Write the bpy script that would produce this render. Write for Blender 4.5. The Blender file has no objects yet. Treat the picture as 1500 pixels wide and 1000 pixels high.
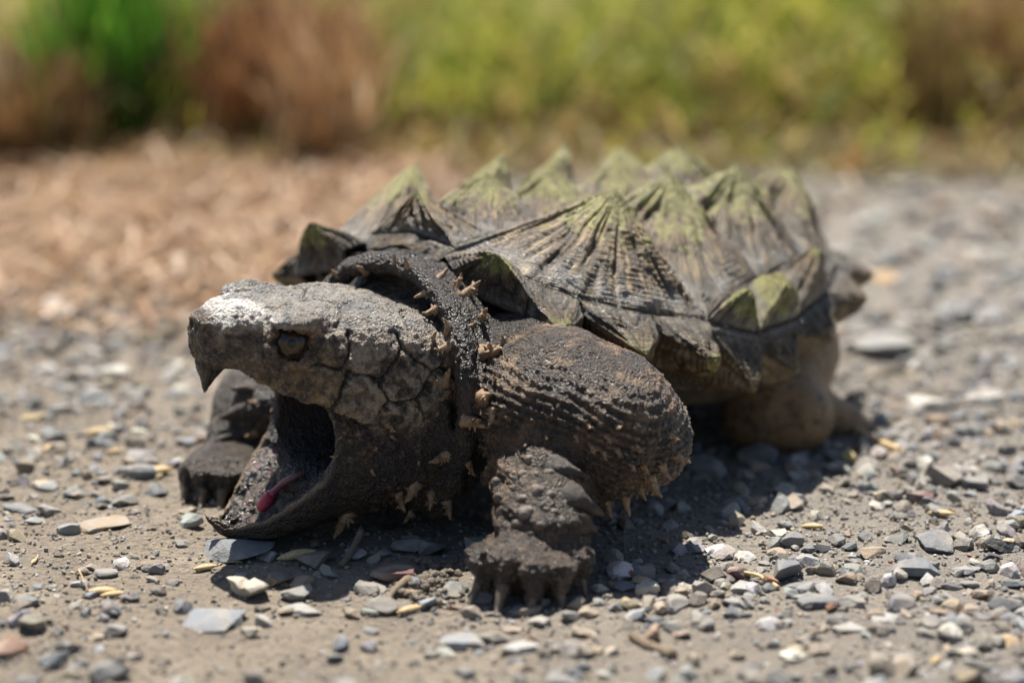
import bpy, math, random
import numpy as np
from mathutils import Vector, Matrix
from mathutils.bvhtree import BVHTree

# ------------------------------------------------------------------ frame of work
# Everything is laid out in centimetres in a frame whose origin is the ground point
# below the camera (x right, y away, z up) and written to the scene in metres.
S = 0.01
Y0 = 90.0
CAMH = 30.0
PITCH = math.radians(15.0)
FPX = 3541.0
scn = bpy.context.scene
col = scn.collection
rng = np.random.default_rng(7)
random.seed(7)

def Wm(p):
    q = np.array(p, dtype=np.float64); q[..., 1] -= Y0
    return q * S

# ------------------------------------------------------------------ camera
cd = bpy.data.cameras.new('camera'); cam = bpy.data.objects.new('camera', cd); col.objects.link(cam)
cd.lens = 85.0; cd.sensor_width = 36.0; cd.clip_start = 0.05; cd.clip_end = 500.0
cam.location = Wm((0, 0, CAMH)); cam.rotation_euler = (math.pi / 2 - PITCH, 0, 0)
cd.dof.use_dof = True; cd.dof.focus_distance = 0.870; cd.dof.aperture_fstop = 4.1
cd.dof.aperture_blades = 9
scn.camera = cam

# ------------------------------------------------------------------ sky, sun, exposure
SUN = Vector((-0.12, 0.42, 1.0)).normalized()
elev = math.asin(SUN.z); azim = math.atan2(SUN.x, SUN.y)
w = bpy.data.worlds.new('World'); scn.world = w; w.use_nodes = True
nt = w.node_tree; nt.nodes.clear()
sky = nt.nodes.new('ShaderNodeTexSky'); sky.sky_type = 'NISHITA'; sky.sun_disc = False
sky.sun_elevation = elev; sky.sun_rotation = azim
bg = nt.nodes.new('ShaderNodeBackground'); bg.inputs['Strength'].default_value = 0.056
wo = nt.nodes.new('ShaderNodeOutputWorld')
nt.links.new(sky.outputs[0], bg.inputs[0]); nt.links.new(bg.outputs[0], wo.inputs[0])
sl = bpy.data.lights.new('sun', 'SUN'); sl.energy = 5.0; sl.angle = math.radians(0.5); sl.color = (1.0, 0.95, 0.87)
so = bpy.data.objects.new('sun', sl); col.objects.link(so)
so.rotation_euler = (-SUN).to_track_quat('-Z', 'Y').to_euler()
scn.view_settings.view_transform = 'Standard'; scn.view_settings.look = 'None'
scn.view_settings.gamma = 1.0; scn.view_settings.use_curve_mapping = False
scn.view_settings.exposure = 1.15

# ------------------------------------------------------------------ projection helpers
cp, sp = math.cos(PITCH), math.sin(PITCH)
def ray(px, py):
    u = (px - 750) / FPX; v = (500 - py) / FPX
    return np.array([u, cp + v * sp, -sp + v * cp])
def at(px, py, Y):
    """point of the place at depth Y (cm from the camera's foot) seen in that direction"""
    d = ray(px, py); return np.array([0, 0, CAMH]) + d * (Y / d[1])
def on_ground(px, py, z=0.0):
    d = ray(px, py); return np.array([0, 0, CAMH]) + d * ((z - CAMH) / d[2])

# ------------------------------------------------------------------ numpy noise
def _hash(ix, iy, iz, s):
    n = (ix * 374761393 + iy * 668265263 + iz * 1274126177 + s * 97471133) & 0xffffffff
    n = ((n ^ (n >> 13)) * 1274126177) & 0xffffffff
    return ((n ^ (n >> 16)) & 0xffffffff) / 4294967296.0
def vnoise(P, s=0):
    P = np.asarray(P, dtype=np.float64); i = np.floor(P).astype(np.int64); f = P - i
    f = f * f * f * (f * (f * 6 - 15) + 10)
    r = 0
    for dx in (0, 1):
        wx = f[..., 0] if dx else 1 - f[..., 0]
        for dy in (0, 1):
            wy = f[..., 1] if dy else 1 - f[..., 1]
            for dz in (0, 1):
                wz = f[..., 2] if dz else 1 - f[..., 2]
                r = r + wx * wy * wz * _hash(i[..., 0] + dx, i[..., 1] + dy, i[..., 2] + dz, s)
    return r * 2 - 1
def fbm(P, o=4, s=0, g=0.5):
    P = np.asarray(P, dtype=np.float64); a = 1.0; r = 0; t = 0
    for k in range(o):
        r = r + a * vnoise(P * (2.03 ** k) + 11.3 * k, s + k); t += a; a *= g
    return r / t
def ridged(P, o=3, s=0):
    a = 1.0; r = 0; t = 0
    for k in range(o):
        r = r + a * (1 - 2 * np.abs(vnoise(np.asarray(P) * (2.1 ** k) + 7.7 * k, s + k))); t += a; a *= 0.5
    return r / t
def voro(P, s=0, jit=0.9):
    P = np.asarray(P, dtype=np.float64); i = np.floor(P).astype(np.int64)
    f1 = np.full(P.shape[0], 9.0); f2 = f1.copy(); ident = np.zeros(P.shape[0])
    for dx in (-1, 0, 1):
        for dy in (-1, 0, 1):
            for dz in (-1, 0, 1):
                c = i + np.array([dx, dy, dz])
                hx = _hash(c[:, 0], c[:, 1], c[:, 2], s); hy = _hash(c[:, 0], c[:, 1], c[:, 2], s + 1); hz = _hash(c[:, 0], c[:, 1], c[:, 2], s + 2)
                q = c + 0.5 + jit * (np.stack([hx, hy, hz], 1) - 0.5)
                d = np.sqrt(((q - P) ** 2).sum(1))
                m = d < f1
                f2 = np.where(m, f1, np.minimum(f2, d)); ident = np.where(m, hx, ident); f1 = np.where(m, d, f1)
    return f1, f2, ident
def sstep(a, b, x):
    t = np.clip((x - a) / (b - a), 0, 1); return t * t * (3 - 2 * t)

# ------------------------------------------------------------------ mesh helpers
def mesh_from(name, V, Fq, smooth=True, attrs=None, colors=None, mats=()):
    """V in metres (local), Fq int array (n,3|4) or list of polygons"""
    me = bpy.data.meshes.new(name)
    V = np.asarray(V, dtype=np.float32)
    if isinstance(Fq, np.ndarray):
        n, k = Fq.shape
        me.vertices.add(len(V)); me.vertices.foreach_set('co', V.ravel())
        me.loops.add(n * k); me.loops.foreach_set('vertex_index', np.ascontiguousarray(Fq, dtype=np.int32).ravel())
        me.polygons.add(n); me.polygons.foreach_set('loop_start', np.arange(0, n * k, k, dtype=np.int32))
        me.update(calc_edges=True)
    else:
        me.from_pydata([tuple(v) for v in V], [], [tuple(int(i) for i in f) for f in Fq]); me.update()
    me.polygons.foreach_set('use_smooth', np.full(len(me.polygons), smooth, dtype=bool))
    if attrs:
        for k, a in attrs.items():
            at_ = me.attributes.new(k, 'FLOAT', 'POINT'); at_.data.foreach_set('value', np.asarray(a, dtype=np.float32))
    if colors is not None:
        ca = me.attributes.new('tint', 'FLOAT_COLOR', 'POINT')
        c = np.ones((len(V), 4), dtype=np.float32); c[:, :3] = colors
        ca.data.foreach_set('color', c.ravel())
    for m in mats: me.materials.append(m)
    me.validate()
    return me
def add(name, me, parent=None, loc=None):
    o = bpy.data.objects.new(name, me); col.objects.link(o)
    if parent is not None: o.parent = parent
    if loc is not None: o.location = loc
    return o
def tag(o, label=None, cat=None, group=None, kind=None):
    if label: o['label'] = label
    if cat: o['category'] = cat
    if group: o['group'] = group
    if kind: o['kind'] = kind
    return o
def tube(points, radii, n=10, cap=True):
    """swept tube in cm; returns V, F(list)"""
    P = np.asarray(points, float); m = len(P); R = np.broadcast_to(np.asarray(radii, float), (m,))
    T = np.gradient(P, axis=0); T /= np.linalg.norm(T, axis=1)[:, None] + 1e-9
    ref = np.array([0.13, 0.21, 0.97]); V = []
    for k in range(m):
        a = np.cross(T[k], ref); a /= np.linalg.norm(a) + 1e-9; b = np.cross(T[k], a)
        for j in range(n):
            t = 2 * math.pi * j / n; V.append(P[k] + R[k] * (math.cos(t) * a + math.sin(t) * b))
    Fc = []
    for k in range(m - 1):
        for j in range(n):
            Fc.append((k * n + j, k * n + (j + 1) % n, (k + 1) * n + (j + 1) % n, (k + 1) * n + j))
    if cap:
        Fc.append(tuple(range(n))[::-1]); Fc.append(tuple((m - 1) * n + j for j in range(n)))
    return np.array(V), Fc
def spline(P, n):
    P = np.asarray(P, float); m = len(P); t = np.linspace(0, m - 1, n); out = []
    for x in t:
        i = min(int(x), m - 2); f = x - i
        p0, p1, p2, p3 = P[max(i - 1, 0)], P[i], P[i + 1], P[min(i + 2, m - 1)]
        out.append(0.5 * ((2 * p1) + (-p0 + p2) * f + (2 * p0 - 5 * p1 + 4 * p2 - p3) * f * f + (-p0 + 3 * p1 - 3 * p2 + p3) * f ** 3))
    return np.array(out)

# ------------------------------------------------------------------ material helpers
class MT:
    def __init__(self, name):
        self.m = bpy.data.materials.new(name); self.m.use_nodes = True
        self.t = self.m.node_tree; self.t.nodes.clear()
        self.out = self.t.nodes.new('ShaderNodeOutputMaterial')
        self.b = self.n('ShaderNodeBsdfPrincipled'); self.l(self.b.outputs[0], self.out.inputs[0])
    def n(self, ty, **kw):
        x = self.t.nodes.new(ty)
        for k, v in kw.items(): setattr(x, k, v)
        return x
    def l(self, a, b): self.t.links.new(a, b)
    def pos(self):
        g = self.n('ShaderNodeNewGeometry'); return g.outputs['Position']
    def obj(self):
        g = self.n('ShaderNodeTexCoord'); return g.outputs['Object']
    def noise(self, vec, scale, detail=4, rough=0.55, dist=0.0):
        x = self.n('ShaderNodeTexNoise'); x.inputs['Scale'].default_value = scale; x.inputs['Detail'].default_value = detail
        x.inputs['Roughness'].default_value = rough; x.inputs['Distortion'].default_value = dist
        self.l(vec, x.inputs['Vector']); return x.outputs['Fac']
    def voro(self, vec, scale, feature='F1', out='Distance', rnd=1.0):
        x = self.n('ShaderNodeTexVoronoi'); x.feature = feature; x.inputs['Scale'].default_value = scale
        x.inputs['Randomness'].default_value = rnd
        self.l(vec, x.inputs['Vector']); return x.outputs[out]
    def ramp(self, fac, stops):
        r = self.n('ShaderNodeValToRGB'); e = r.color_ramp.elements
        while len(e) > 1: e.remove(e[-1])
        for i, (p, c) in enumerate(stops):
            k = e[0] if i == 0 else e.new(p)
            k.position = p; c = (c, c, c) if isinstance(c, (int, float)) else c
            k.color = (*c[:3], 1)
        self.l(fac, r.inputs[0]); return r.outputs[0]
    def mix(self, fac, a, b, mode='MIX'):
        x = self.n('ShaderNodeMix', data_type='RGBA', blend_type=mode)
        for s, v in ((0, fac), (6, a), (7, b)):
            if isinstance(v, (int, float)): x.inputs[s].default_value = v if s == 0 else (v, v, v, 1)
            elif isinstance(v, tuple): x.inputs[s].default_value = (*v[:3], 1)
            else: self.l(v, x.inputs[s])
        return x.outputs[2]
    def math(self, op, a, b=None, c=None):
        x = self.n('ShaderNodeMath', operation=op)
        for i, v in enumerate((a, b, c)):
            if v is None: continue
            if isinstance(v, (int, float)): x.inputs[i].default_value = v
            else: self.l(v, x.inputs[i])
        return x.outputs[0]
    def attr(self, name, out='Fac'):
        a = self.n('ShaderNodeAttribute'); a.attribute_name = name; return a.outputs[out]
    def bump(self, height, dist, strength=1.0, prev=None):
        x = self.n('ShaderNodeBump'); x.inputs['Distance'].default_value = dist; x.inputs['Strength'].default_value = strength
        self.l(height, x.inputs['Height'])
        if prev is not None: self.l(prev, x.inputs['Normal'])
        return x.outputs[0]
    def set(self, **kw):
        for k, v in kw.items():
            s = self.b.inputs[k]
            if isinstance(v, (int, float)): s.default_value = v
            elif isinstance(v, tuple): s.default_value = (*v[:3], 1)
            else: self.l(v, s)
        return self

def mat_scute():
    M = MT('keratin_scute'); P = M.pos(); ring = M.attr('ring'); ang = M.attr('ang'); alg = M.attr('algae'); gro = M.attr('groove')
    n1 = M.noise(P, 160, 5); n2 = M.noise(P, 900, 4, 0.65); n3 = M.noise(P, 45, 3)
    rr = M.math('ADD', ring, M.math('MULTIPLY', M.math('SUBTRACT', n1, 0.5), 0.30))
    und = M.attr('under')
    base = M.ramp(rr, [(0.0, (0.25, 0.195, 0.080)), (0.30, (0.185, 0.135, 0.062)), (0.55, (0.105, 0.076, 0.042)), (0.80, (0.070, 0.058, 0.046)), (0.94, (0.115, 0.108, 0.098)), (1.0, (0.028, 0.025, 0.022))])  # lighter grey stop near the border paints in sky reflection
    # fine growth lines: colour bands concentric with the knob
    lines = M.math('SINE', M.math('ADD', M.math('MULTIPLY', ring, 290.0), M.math('MULTIPLY', n3, 16.0)))
    lf = M.math('MULTIPLY', M.math('ADD', lines, 1.0), 0.5)
    base = M.mix(M.math('MULTIPLY', M.ramp(lf, [(0.0, 1.0), (0.5, 0.0)]), 0.45), base, (0.045, 0.038, 0.030))
    # radial streaks
    cv = M.n('ShaderNodeCombineXYZ'); M.l(M.math('MULTIPLY', ang, 14.0), cv.inputs[0]); M.l(M.math('MULTIPLY', ring, 1.3), cv.inputs[1]); M.l(alg, cv.inputs[2])
    st = M.noise(cv.outputs[0], 4.0, 4, 0.6)
    base = M.mix(M.ramp(st, [(0.36, 0.9), (0.50, 0.0)]), base, (0.030, 0.024, 0.017))
    base = M.mix(M.ramp(st, [(0.52, 0.0), (0.66, 0.8)]), base, (0.38, 0.30, 0.18))
    base = M.mix(M.ramp(n2, [(0.34, 0.6), (0.48, 0.0)]), base, (0.035, 0.030, 0.025))
    base = M.mix(M.ramp(n2, [(0.56, 0.0), (0.72, 0.35)]), base, (0.33, 0.30, 0.25))
    base = M.mix(M.ramp(gro, [(0.0, 0.0), (1.0, 0.9)]), base, (0.022, 0.019, 0.016))
    base = M.mix(1.0, base, (1.12, 1.0, 0.82), 'MULTIPLY')
    tone = M.attr('tone'); tc = M.n('ShaderNodeCombineXYZ'); [M.l(tone, tc.inputs[k]) for k in range(3)]
    base = M.mix(1.0, base, tc.outputs[0], 'MULTIPLY')
    pg = M.math('MULTIPLY', M.ramp(ring, [(0.72, 0.0), (0.90, 1.0), (0.97, 0.0)]), M.ramp(n1, [(0.40, 0.0), (0.60, 0.7)]))  # pale grey patches near the border: sky sheen put into the colour
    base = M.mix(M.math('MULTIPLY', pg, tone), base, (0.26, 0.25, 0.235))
    ucol = M.ramp(n1, [(0.32, (0.045, 0.030, 0.016)), (0.5, (0.135, 0.090, 0.046)), (0.68, (0.22, 0.16, 0.09))])
    base = M.mix(und, base, ucol)
    # algae film on the tops of the knobs
    af = M.math('SUBTRACT', M.math('ADD', M.math('MULTIPLY', M.math('SUBTRACT', n1, 0.50), 1.35), alg), M.math('MULTIPLY', ring, 1.0))
    am = M.ramp(af, [(0.0, 0.0), (0.14, 0.85)])
    acol = M.ramp(M.noise(P, 320, 5, 0.7), [(0.30, (0.060, 0.066, 0.014)), (0.48, (0.175, 0.165, 0.038)), (0.60, (0.30, 0.275, 0.085)), (0.74, (0.40, 0.36, 0.19))])
    base = M.mix(am, base, acol)
    h = M.math('MULTIPLY', M.math('ADD', M.math('MULTIPLY', lf, 0.16), M.math('ADD', M.math('MULTIPLY', n2, 0.8), M.math('MULTIPLY', st, 0.7))), M.math('SUBTRACT', 1.0, M.math('MULTIPLY', und, 0.75)))
    M.set(**{'Base Color': base, 'Roughness': M.ramp(n2, [(0.3, 0.27), (0.7, 0.50)]), 'Normal': M.bump(h, 0.0011, 1.0)})
    M.b.inputs['Specular IOR Level'].default_value = 0.5
    return M.m

def mat_skin(name='wet_skin', rough=(0.24, 0.46), tip=(0.30, 0.20, 0.125), bump=0.0011):
    M = MT(name); P = M.pos(); tint = M.attr('tint', 'Color'); hi = M.attr('relief'); pale = M.attr('pale')
    n1 = M.noise(P, 220, 5, 0.6); n2 = M.noise(P, 1300, 4, 0.7); n3 = M.noise(P, 90, 4, 0.6)
    base = M.mix(M.ramp(n1, [(0.36, 0.70), (0.52, 0.0)]), tint, (0.014, 0.011, 0.009))
    f = M.math('MULTIPLY', M.math('ADD', hi, M.math('SUBTRACT', n3, 0.5)), 1.0)
    base = M.mix(M.math('MULTIPLY', M.ramp(f, [(0.32, 0.0), (0.72, 1.0)]), pale), base, tip)
    base = M.mix(M.ramp(n2, [(0.60, 0.0), (0.78, 0.35)]), base, (0.22, 0.17, 0.125))
    base = M.mix(M.ramp(n2, [(0.30, 0.85), (0.47, 0.0)]), base, (0.008, 0.007, 0.006))
    crag = M.attr('crag'); nc = M.noise(P, 430, 6, 0.72, 0.8)
    base = M.mix(M.math('MULTIPLY', M.ramp(nc, [(0.36, 1.0), (0.47, 0.0)]), M.math('MULTIPLY', crag, 0.55)), base, (0.014, 0.012, 0.011))
    base = M.mix(M.math('MULTIPLY', M.ramp(nc, [(0.54, 0.0), (0.66, 1.0)]), M.math('MULTIPLY', crag, 0.42)), base, (0.40, 0.34, 0.26))
    g = M.voro(P, 1100, 'F1')
    h = M.math('ADD', M.math('MULTIPLY', n2, 0.7), M.math('ADD', M.math('MULTIPLY', n1, 0.8), M.math('MULTIPLY', g, -0.7)))
    h = M.math('ADD', h, M.math('MULTIPLY', M.math('MULTIPLY', nc, crag), 1.0))
    M.set(**{'Base Color': base, 'Roughness': M.mix(M.attr('wet'), M.ramp(n1, [(0.3, rough[0]), (0.7, rough[1])]), 0.22), 'Normal': M.bump(h, bump, 1.0)})
    return M.m

def mat_simple(name, stops, scale, rough=0.7, bump=0.0004, detail=5, spec=0.4, world=False):
    M = MT(name); P = M.pos() if world else M.obj(); n1 = M.noise(P, scale, detail, 0.65); n2 = M.noise(P, scale * 6, 4, 0.7)
    c = M.ramp(M.math('ADD', M.math('MULTIPLY', n1, 0.7), M.math('MULTIPLY', n2, 0.3)), stops)
    M.set(**{'Base Color': c, 'Roughness': rough, 'Normal': M.bump(M.math('ADD', n1, n2), bump, 0.9)})
    M.b.inputs['Specular IOR Level'].default_value = spec
    return M.m

def mat_stone():
    M = MT('broken_stone'); P = M.pos(); tint = M.attr('tint', 'Color')
    n1 = M.noise(P, 260, 5, 0.65); n2 = M.noise(P, 1500, 4, 0.7); n3 = M.noise(P, 70, 4, 0.6, 0.6)
    c = M.mix(M.ramp(n1, [(0.35, 0.5), (0.62, 0.0)]), tint, M.mix(1.0, tint, (0.45, 0.44, 0.43), 'MULTIPLY'))
    c = M.mix(M.ramp(n2, [(0.55, 0.0), (0.75, 0.35)]), c, (0.42, 0.40, 0.36))
    c = M.mix(M.ramp(n3, [(0.40, 0.0), (0.62, 0.8)]), c, (0.255, 0.225, 0.185))      # dust lying on the stone
    h = M.math('ADD', n1, M.math('MULTIPLY', n2, 0.6))
    M.set(**{'Base Color': c, 'Roughness': M.ramp(n1, [(0.3, 0.55), (0.7, 0.85)]), 'Normal': M.bump(h, 0.0007, 0.9)})
    return M.m

def mat_leaf(name, transl=0.55):
    M = MT(name); tint = M.attr('tint', 'Color'); P = M.pos()
    n = M.noise(P, 25, 3)
    c = M.mix(M.ramp(n, [(0.35, 0.35), (0.65, 0.0)]), tint, M.mix(1.0, tint, (0.55, 0.5, 0.4), 'MULTIPLY'))
    M.set(**{'Base Color': c, 'Roughness': 0.55})
    tr = M.n('ShaderNodeBsdfTranslucent'); M.l(c, tr.inputs['Color'])
    mx = M.n('ShaderNodeMixShader'); mx.inputs[0].default_value = transl
    M.l(M.b.outputs[0], mx.inputs[1]); M.l(tr.outputs[0], mx.inputs[2]); M.l(mx.outputs[0], M.out.inputs[0])
    return M.m

def mat_dirt():
    M = MT('dry_dirt'); P = M.pos()
    n1 = M.noise(P, 30, 6, 0.6); n2 = M.noise(P, 260, 6, 0.7); n3 = M.noise(P, 1400, 4, 0.75); n4 = M.noise(P, 6, 4)
    c = M.ramp(n1, [(0.30, (0.175, 0.138, 0.098)), (0.52, (0.285, 0.230, 0.165)), (0.72, (0.370, 0.305, 0.225))])
    c = M.mix(M.ramp(n2, [(0.38, 0.7), (0.55, 0.0)]), c, (0.115, 0.092, 0.070))
    c = M.mix(M.ramp(n3, [(0.58, 0.0), (0.72, 0.7)]), c, (0.40, 0.35, 0.29))
    c = M.mix(M.ramp(n3, [(0.28, 0.8), (0.42, 0.0)]), c, (0.075, 0.065, 0.058))
    c = M.mix(M.ramp(n4, [(0.40, 0.0), (0.65, 0.3)]), c, (0.25, 0.19, 0.13))
    sx = M.n('ShaderNodeSeparateXYZ'); M.l(P, sx.inputs[0])
    tr = M.math('ADD', M.math('ADD', M.math('MULTIPLY', sx.outputs[0], 2.2), M.math('MULTIPLY', sx.outputs[1], 0.5)), n4)
    c = M.mix(M.math('MULTIPLY', M.ramp(tr, [(0.25, 0.35), (0.75, 1.0)]), M.ramp(n2, [(0.35, 0.85), (0.7, 0.45)])), c, M.ramp(n3, [(0.32, (0.13, 0.125, 0.118)), (0.5, (0.225, 0.21, 0.19)), (0.7, (0.36, 0.34, 0.31))]))
    v = M.voro(P, 420, 'F1')
    h = M.math('ADD', M.math('MULTIPLY', n2, 1.0), M.math('ADD', M.math('MULTIPLY', n3, 0.5), M.math('MULTIPLY', v, -0.6)))
    M.set(**{'Base Color': c, 'Roughness': 0.92, 'Normal': M.bump(h, 0.0022, 1.0)})
    M.b.inputs['Specular IOR Level'].default_value = 0.2
    return M.m

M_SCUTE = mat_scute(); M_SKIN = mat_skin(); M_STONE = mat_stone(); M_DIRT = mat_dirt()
M_GRASS = mat_leaf('grass_blade'); M_STRAW = mat_leaf('dry_straw', 0.25)

# ================================================================== GROUND
def gz(x, y):
    x = np.asarray(x, float); y = np.asarray(y, float)
    P = np.stack([x, y, np.zeros_like(x)], -1)
    fine = np.exp(-np.maximum(0, np.hypot(x, y - 90) - 60) / 60)
    return 0.22 * fbm(P * 0.16, 3, 3) + fine * (0.12 * fbm(P * 0.8, 3, 9)) + fine * 0.05 * fbm(P * 3.0, 2, 13)
def geo(a, b, n, r): 
    t = (np.power(r, np.arange(1, n + 1)) - 1) / (r ** n - 1); return a + (b - a) * t
gx = np.concatenate([-geo(32, 6000, 34, 1.25)[::-1], np.arange(-32, 32.01, 0.2), geo(32, 6000, 34, 1.25)])
gy = np.concatenate([60 - geo(0, 3000, 26, 1.3)[::-1], np.arange(60, 118, 0.2), np.arange(118, 240, 0.8), geo(240, 6000, 36, 1.2)])
GX, GY = np.meshgrid(gx, gy, indexing='ij'); GZ = gz(GX, GY)
V = np.stack([GX, GY, GZ], -1).reshape(-1, 3); nx, ny = len(gx), len(gy)
ii = (np.arange(nx - 1)[:, None] * ny + np.arange(ny - 1)[None, :]).ravel()
me = mesh_from('ground', Wm(V), np.stack([ii, ii + ny, ii + ny + 1, ii + 1], 1), True, mats=[M_DIRT])
tag(add('ground', me), 'dry brown dirt track strewn with crushed stone', None, None, 'structure')

# ================================================================== TURTLE: pose of the shell (fitted to a mirror-symmetric shell)
def frame(yaw, pitch, roll):
    y, p, r = map(math.radians, (yaw, pitch, roll))
    f = np.array([math.cos(y) * math.cos(p), math.sin(y) * math.cos(p), math.sin(p)])
    l0 = np.array([-math.sin(y), math.cos(y), 0]); u0 = np.cross(f, l0)
    l = math.cos(r) * l0 + math.sin(r) * u0
    return np.stack([f, l, np.cross(f, l)], 1)
BR = frame(-132.67, 1.59, 1.78); BT = np.array([2.368, 97.09, 4.94])
def BF(p): return BT + np.asarray(p, float) @ BR.T
TROOT = np.array([2.4, 97.0, 0.0])
turtle = bpy.data.objects.new('snapping_turtle', None); col.objects.link(turtle)
turtle.location = Wm(TROOT); turtle.empty_display_size = 0.02
tag(turtle, 'dark snapping turtle with spiked mossy shell and mouth wide open on gravel', 'turtle')
def TL(p): return (np.asarray(p, float) - TROOT) * S          # cm -> turtle-local metres

# ------------------------------------------------------------------ shell scutes
def mir(p): return np.array([p[0], -p[1], p[2]])
def scute(name, poly, apex, parent, conc=0.25, nr=56, na=120, ribs=10, rib=0.10, ring=0.022, rings=24, algae=0.3, seed=0, tipr=0.10, flip=False, hook=0.0, label=None):
    poly = [np.asarray(p, float) for p in poly]; apex = np.asarray(apex, float)
    if flip:
        poly = [mir(p) for p in poly][::-1]; apex = mir(apex)
    m = len(poly); Ls = [np.linalg.norm(poly[(i + 1) % m] - poly[i]) for i in range(m)]
    cum = np.concatenate([[0], np.cumsum(Ls)]); s = np.linspace(0, cum[-1], na, endpoint=False)
    B = []
    for x in s:
        i = min(int(np.searchsorted(cum, x, 'right') - 1), m - 1); f = (x - cum[i]) / Ls[i]
        B.append(poly[i] * (1 - f) + poly[(i + 1) % m] * f)
    B = np.array(B); cen = B.mean(0)
    ax = apex - cen; H = np.linalg.norm(ax); axn = ax / H
    # soften the corners of the outline a little
    t = np.linspace(0, 1, nr + 1) ** 0.9; t[0] = 0.0
    T = t[:, None, None]
    te = np.sqrt(T * T + tipr * tipr) - tipr * (1 - T) - (math.sqrt(1 + tipr * tipr) - 1) * T     # blunt tip
    P = apex + (B[None] - apex) * te
    P = apex + (B[None] - apex) * T * (1 - 0.0) 
    h0 = ((B - apex) @ axn)                                  # (negative) drop at the border
    lin = T[..., 0] * h0[None]; want = (np.power(np.sqrt(T[..., 0] ** 2 + tipr ** 2) - tipr * (1 - T[..., 0]), 1 - conc)) * h0[None]
    want *= 1 / (np.power(math.sqrt(1 + tipr ** 2), 1 - conc))
    P = P + (want - lin)[..., None] * axn
    # hook: bend the upper part backwards (away from the front of the shell)
    if hook: P[..., 0] -= hook * (1 - T[..., 0]) ** 2.2
    a = np.linspace(0, 1, na, endpoint=False)
    A = np.broadcast_to(a[None], (nr + 1, na)); TT = np.broadcast_to(t[:, None], (nr + 1, na))
    # normals of the smooth form
    du = np.gradient(P, axis=0); dv = np.roll(P, -1, 1) - np.roll(P, 1, 1)
    N = np.cross(du, dv); N /= np.linalg.norm(N, axis=2)[..., None] + 1e-9
    if ((N[nr // 2:] * (P[nr // 2:] - cen)).sum(2)).mean() < 0: N = -N
    N[0] = axn
    # radial ribs (irregular, deepening outwards), growth steps, roughness
    ca, sa = np.cos(A * 2 * math.pi), np.sin(A * 2 * math.pi)
    rn = vnoise(np.stack([ca * ribs / 4.2, sa * ribs / 4.2, TT * 0.9 + seed], -1).reshape(-1, 3), seed).reshape(A.shape)
    rr = np.clip(3.0 * np.abs(rn), 0, 1) * 1.6 - 1
    env = sstep(0.05, 0.45, TT) * (1 - 0.75 * sstep(0.78, 1.0, TT))
    disp = rib * rr * env
    crack = np.exp(-(rn / 0.07) ** 2) * env
    disp -= 0.5 * rib * crack
    wob = vnoise(np.stack([ca * 2.2, sa * 2.2, TT * 3 + seed], -1).reshape(-1, 3), seed + 5).reshape(A.shape)
    ph = (TT + 0.035 * wob + 0.02 * rn) * rings
    saw = ph - np.floor(ph)
    amp = ring * (0.35 + 0.65 * _hash(np.floor(ph).astype(np.int64), 0 * A.astype(np.int64), 0 * A.astype(np.int64), seed)) * sstep(0.03, 0.2, TT)
    disp += amp * (saw ** 1.5 - 0.45)
    Pf = P.reshape(-1, 3)
    disp += (0.05 * fbm(Pf * 2.2, 3, 21) + 0.035 * fbm(Pf * 7.0, 3, 31)).reshape(A.shape)
    disp *= 1 - 0.6 * (TT > 0.985)
    disp -= 0.045 * sstep(0.95, 1.0, TT)
    P = P + N * disp[..., None]
    # outline wander shared by neighbours
    wv = np.stack([vnoise(Pf * 0.9, 41), vnoise(Pf * 0.9, 42), 0 * Pf[:, 0]], 1).reshape(P.shape)
    P = P + 0.12 * wv
    V = np.concatenate([P[:1].mean(1), P[1:].reshape(-1, 3)])
    F = []
    j = np.arange(na); jn = (j + 1) % na
    quads = []
    for r in range(nr - 1):
        quads.append(np.stack([1 + r * na + j, 1 + r * na + jn, 1 + (r + 1) * na + jn, 1 + (r + 1) * na + j], 1))
    quads = np.concatenate(quads)
    tri = np.stack([0 * j, 1 + jn, 1 + j, 0 * j], 1)        # degenerate quad, split below
    fl = [tuple(q) for q in quads] + [(0, 1 + x, 1 + y) for x, y in zip(j, jn)]
    if not flip: pass
    at_ = lambda X, c: np.concatenate([[c], X[1:].ravel()])
    gro = np.clip(crack * 1.0 + (saw > 0.9) * 0.25 + sstep(0.965, 1.0, TT) * 0.6, 0, 1)
    und = at_(sstep(0.0, -0.35, N[..., 2]), 0) * (0.0 if (seed in (40, 60)) else 1.0) if name == 'marginal_scute' else np.zeros(len(V))
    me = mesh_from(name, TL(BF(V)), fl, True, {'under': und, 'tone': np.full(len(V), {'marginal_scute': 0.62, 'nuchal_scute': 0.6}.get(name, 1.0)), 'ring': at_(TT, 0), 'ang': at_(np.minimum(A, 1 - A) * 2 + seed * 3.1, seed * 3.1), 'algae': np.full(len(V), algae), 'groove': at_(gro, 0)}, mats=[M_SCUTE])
    import bmesh
    bm = bmesh.new(); bm.from_mesh(me); bmesh.ops.recalc_face_normals(bm, faces=bm.faces); bm.to_mesh(me); bm.free()
    o = add(name, me, parent)
    if label: o['label'] = label
    return o

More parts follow.
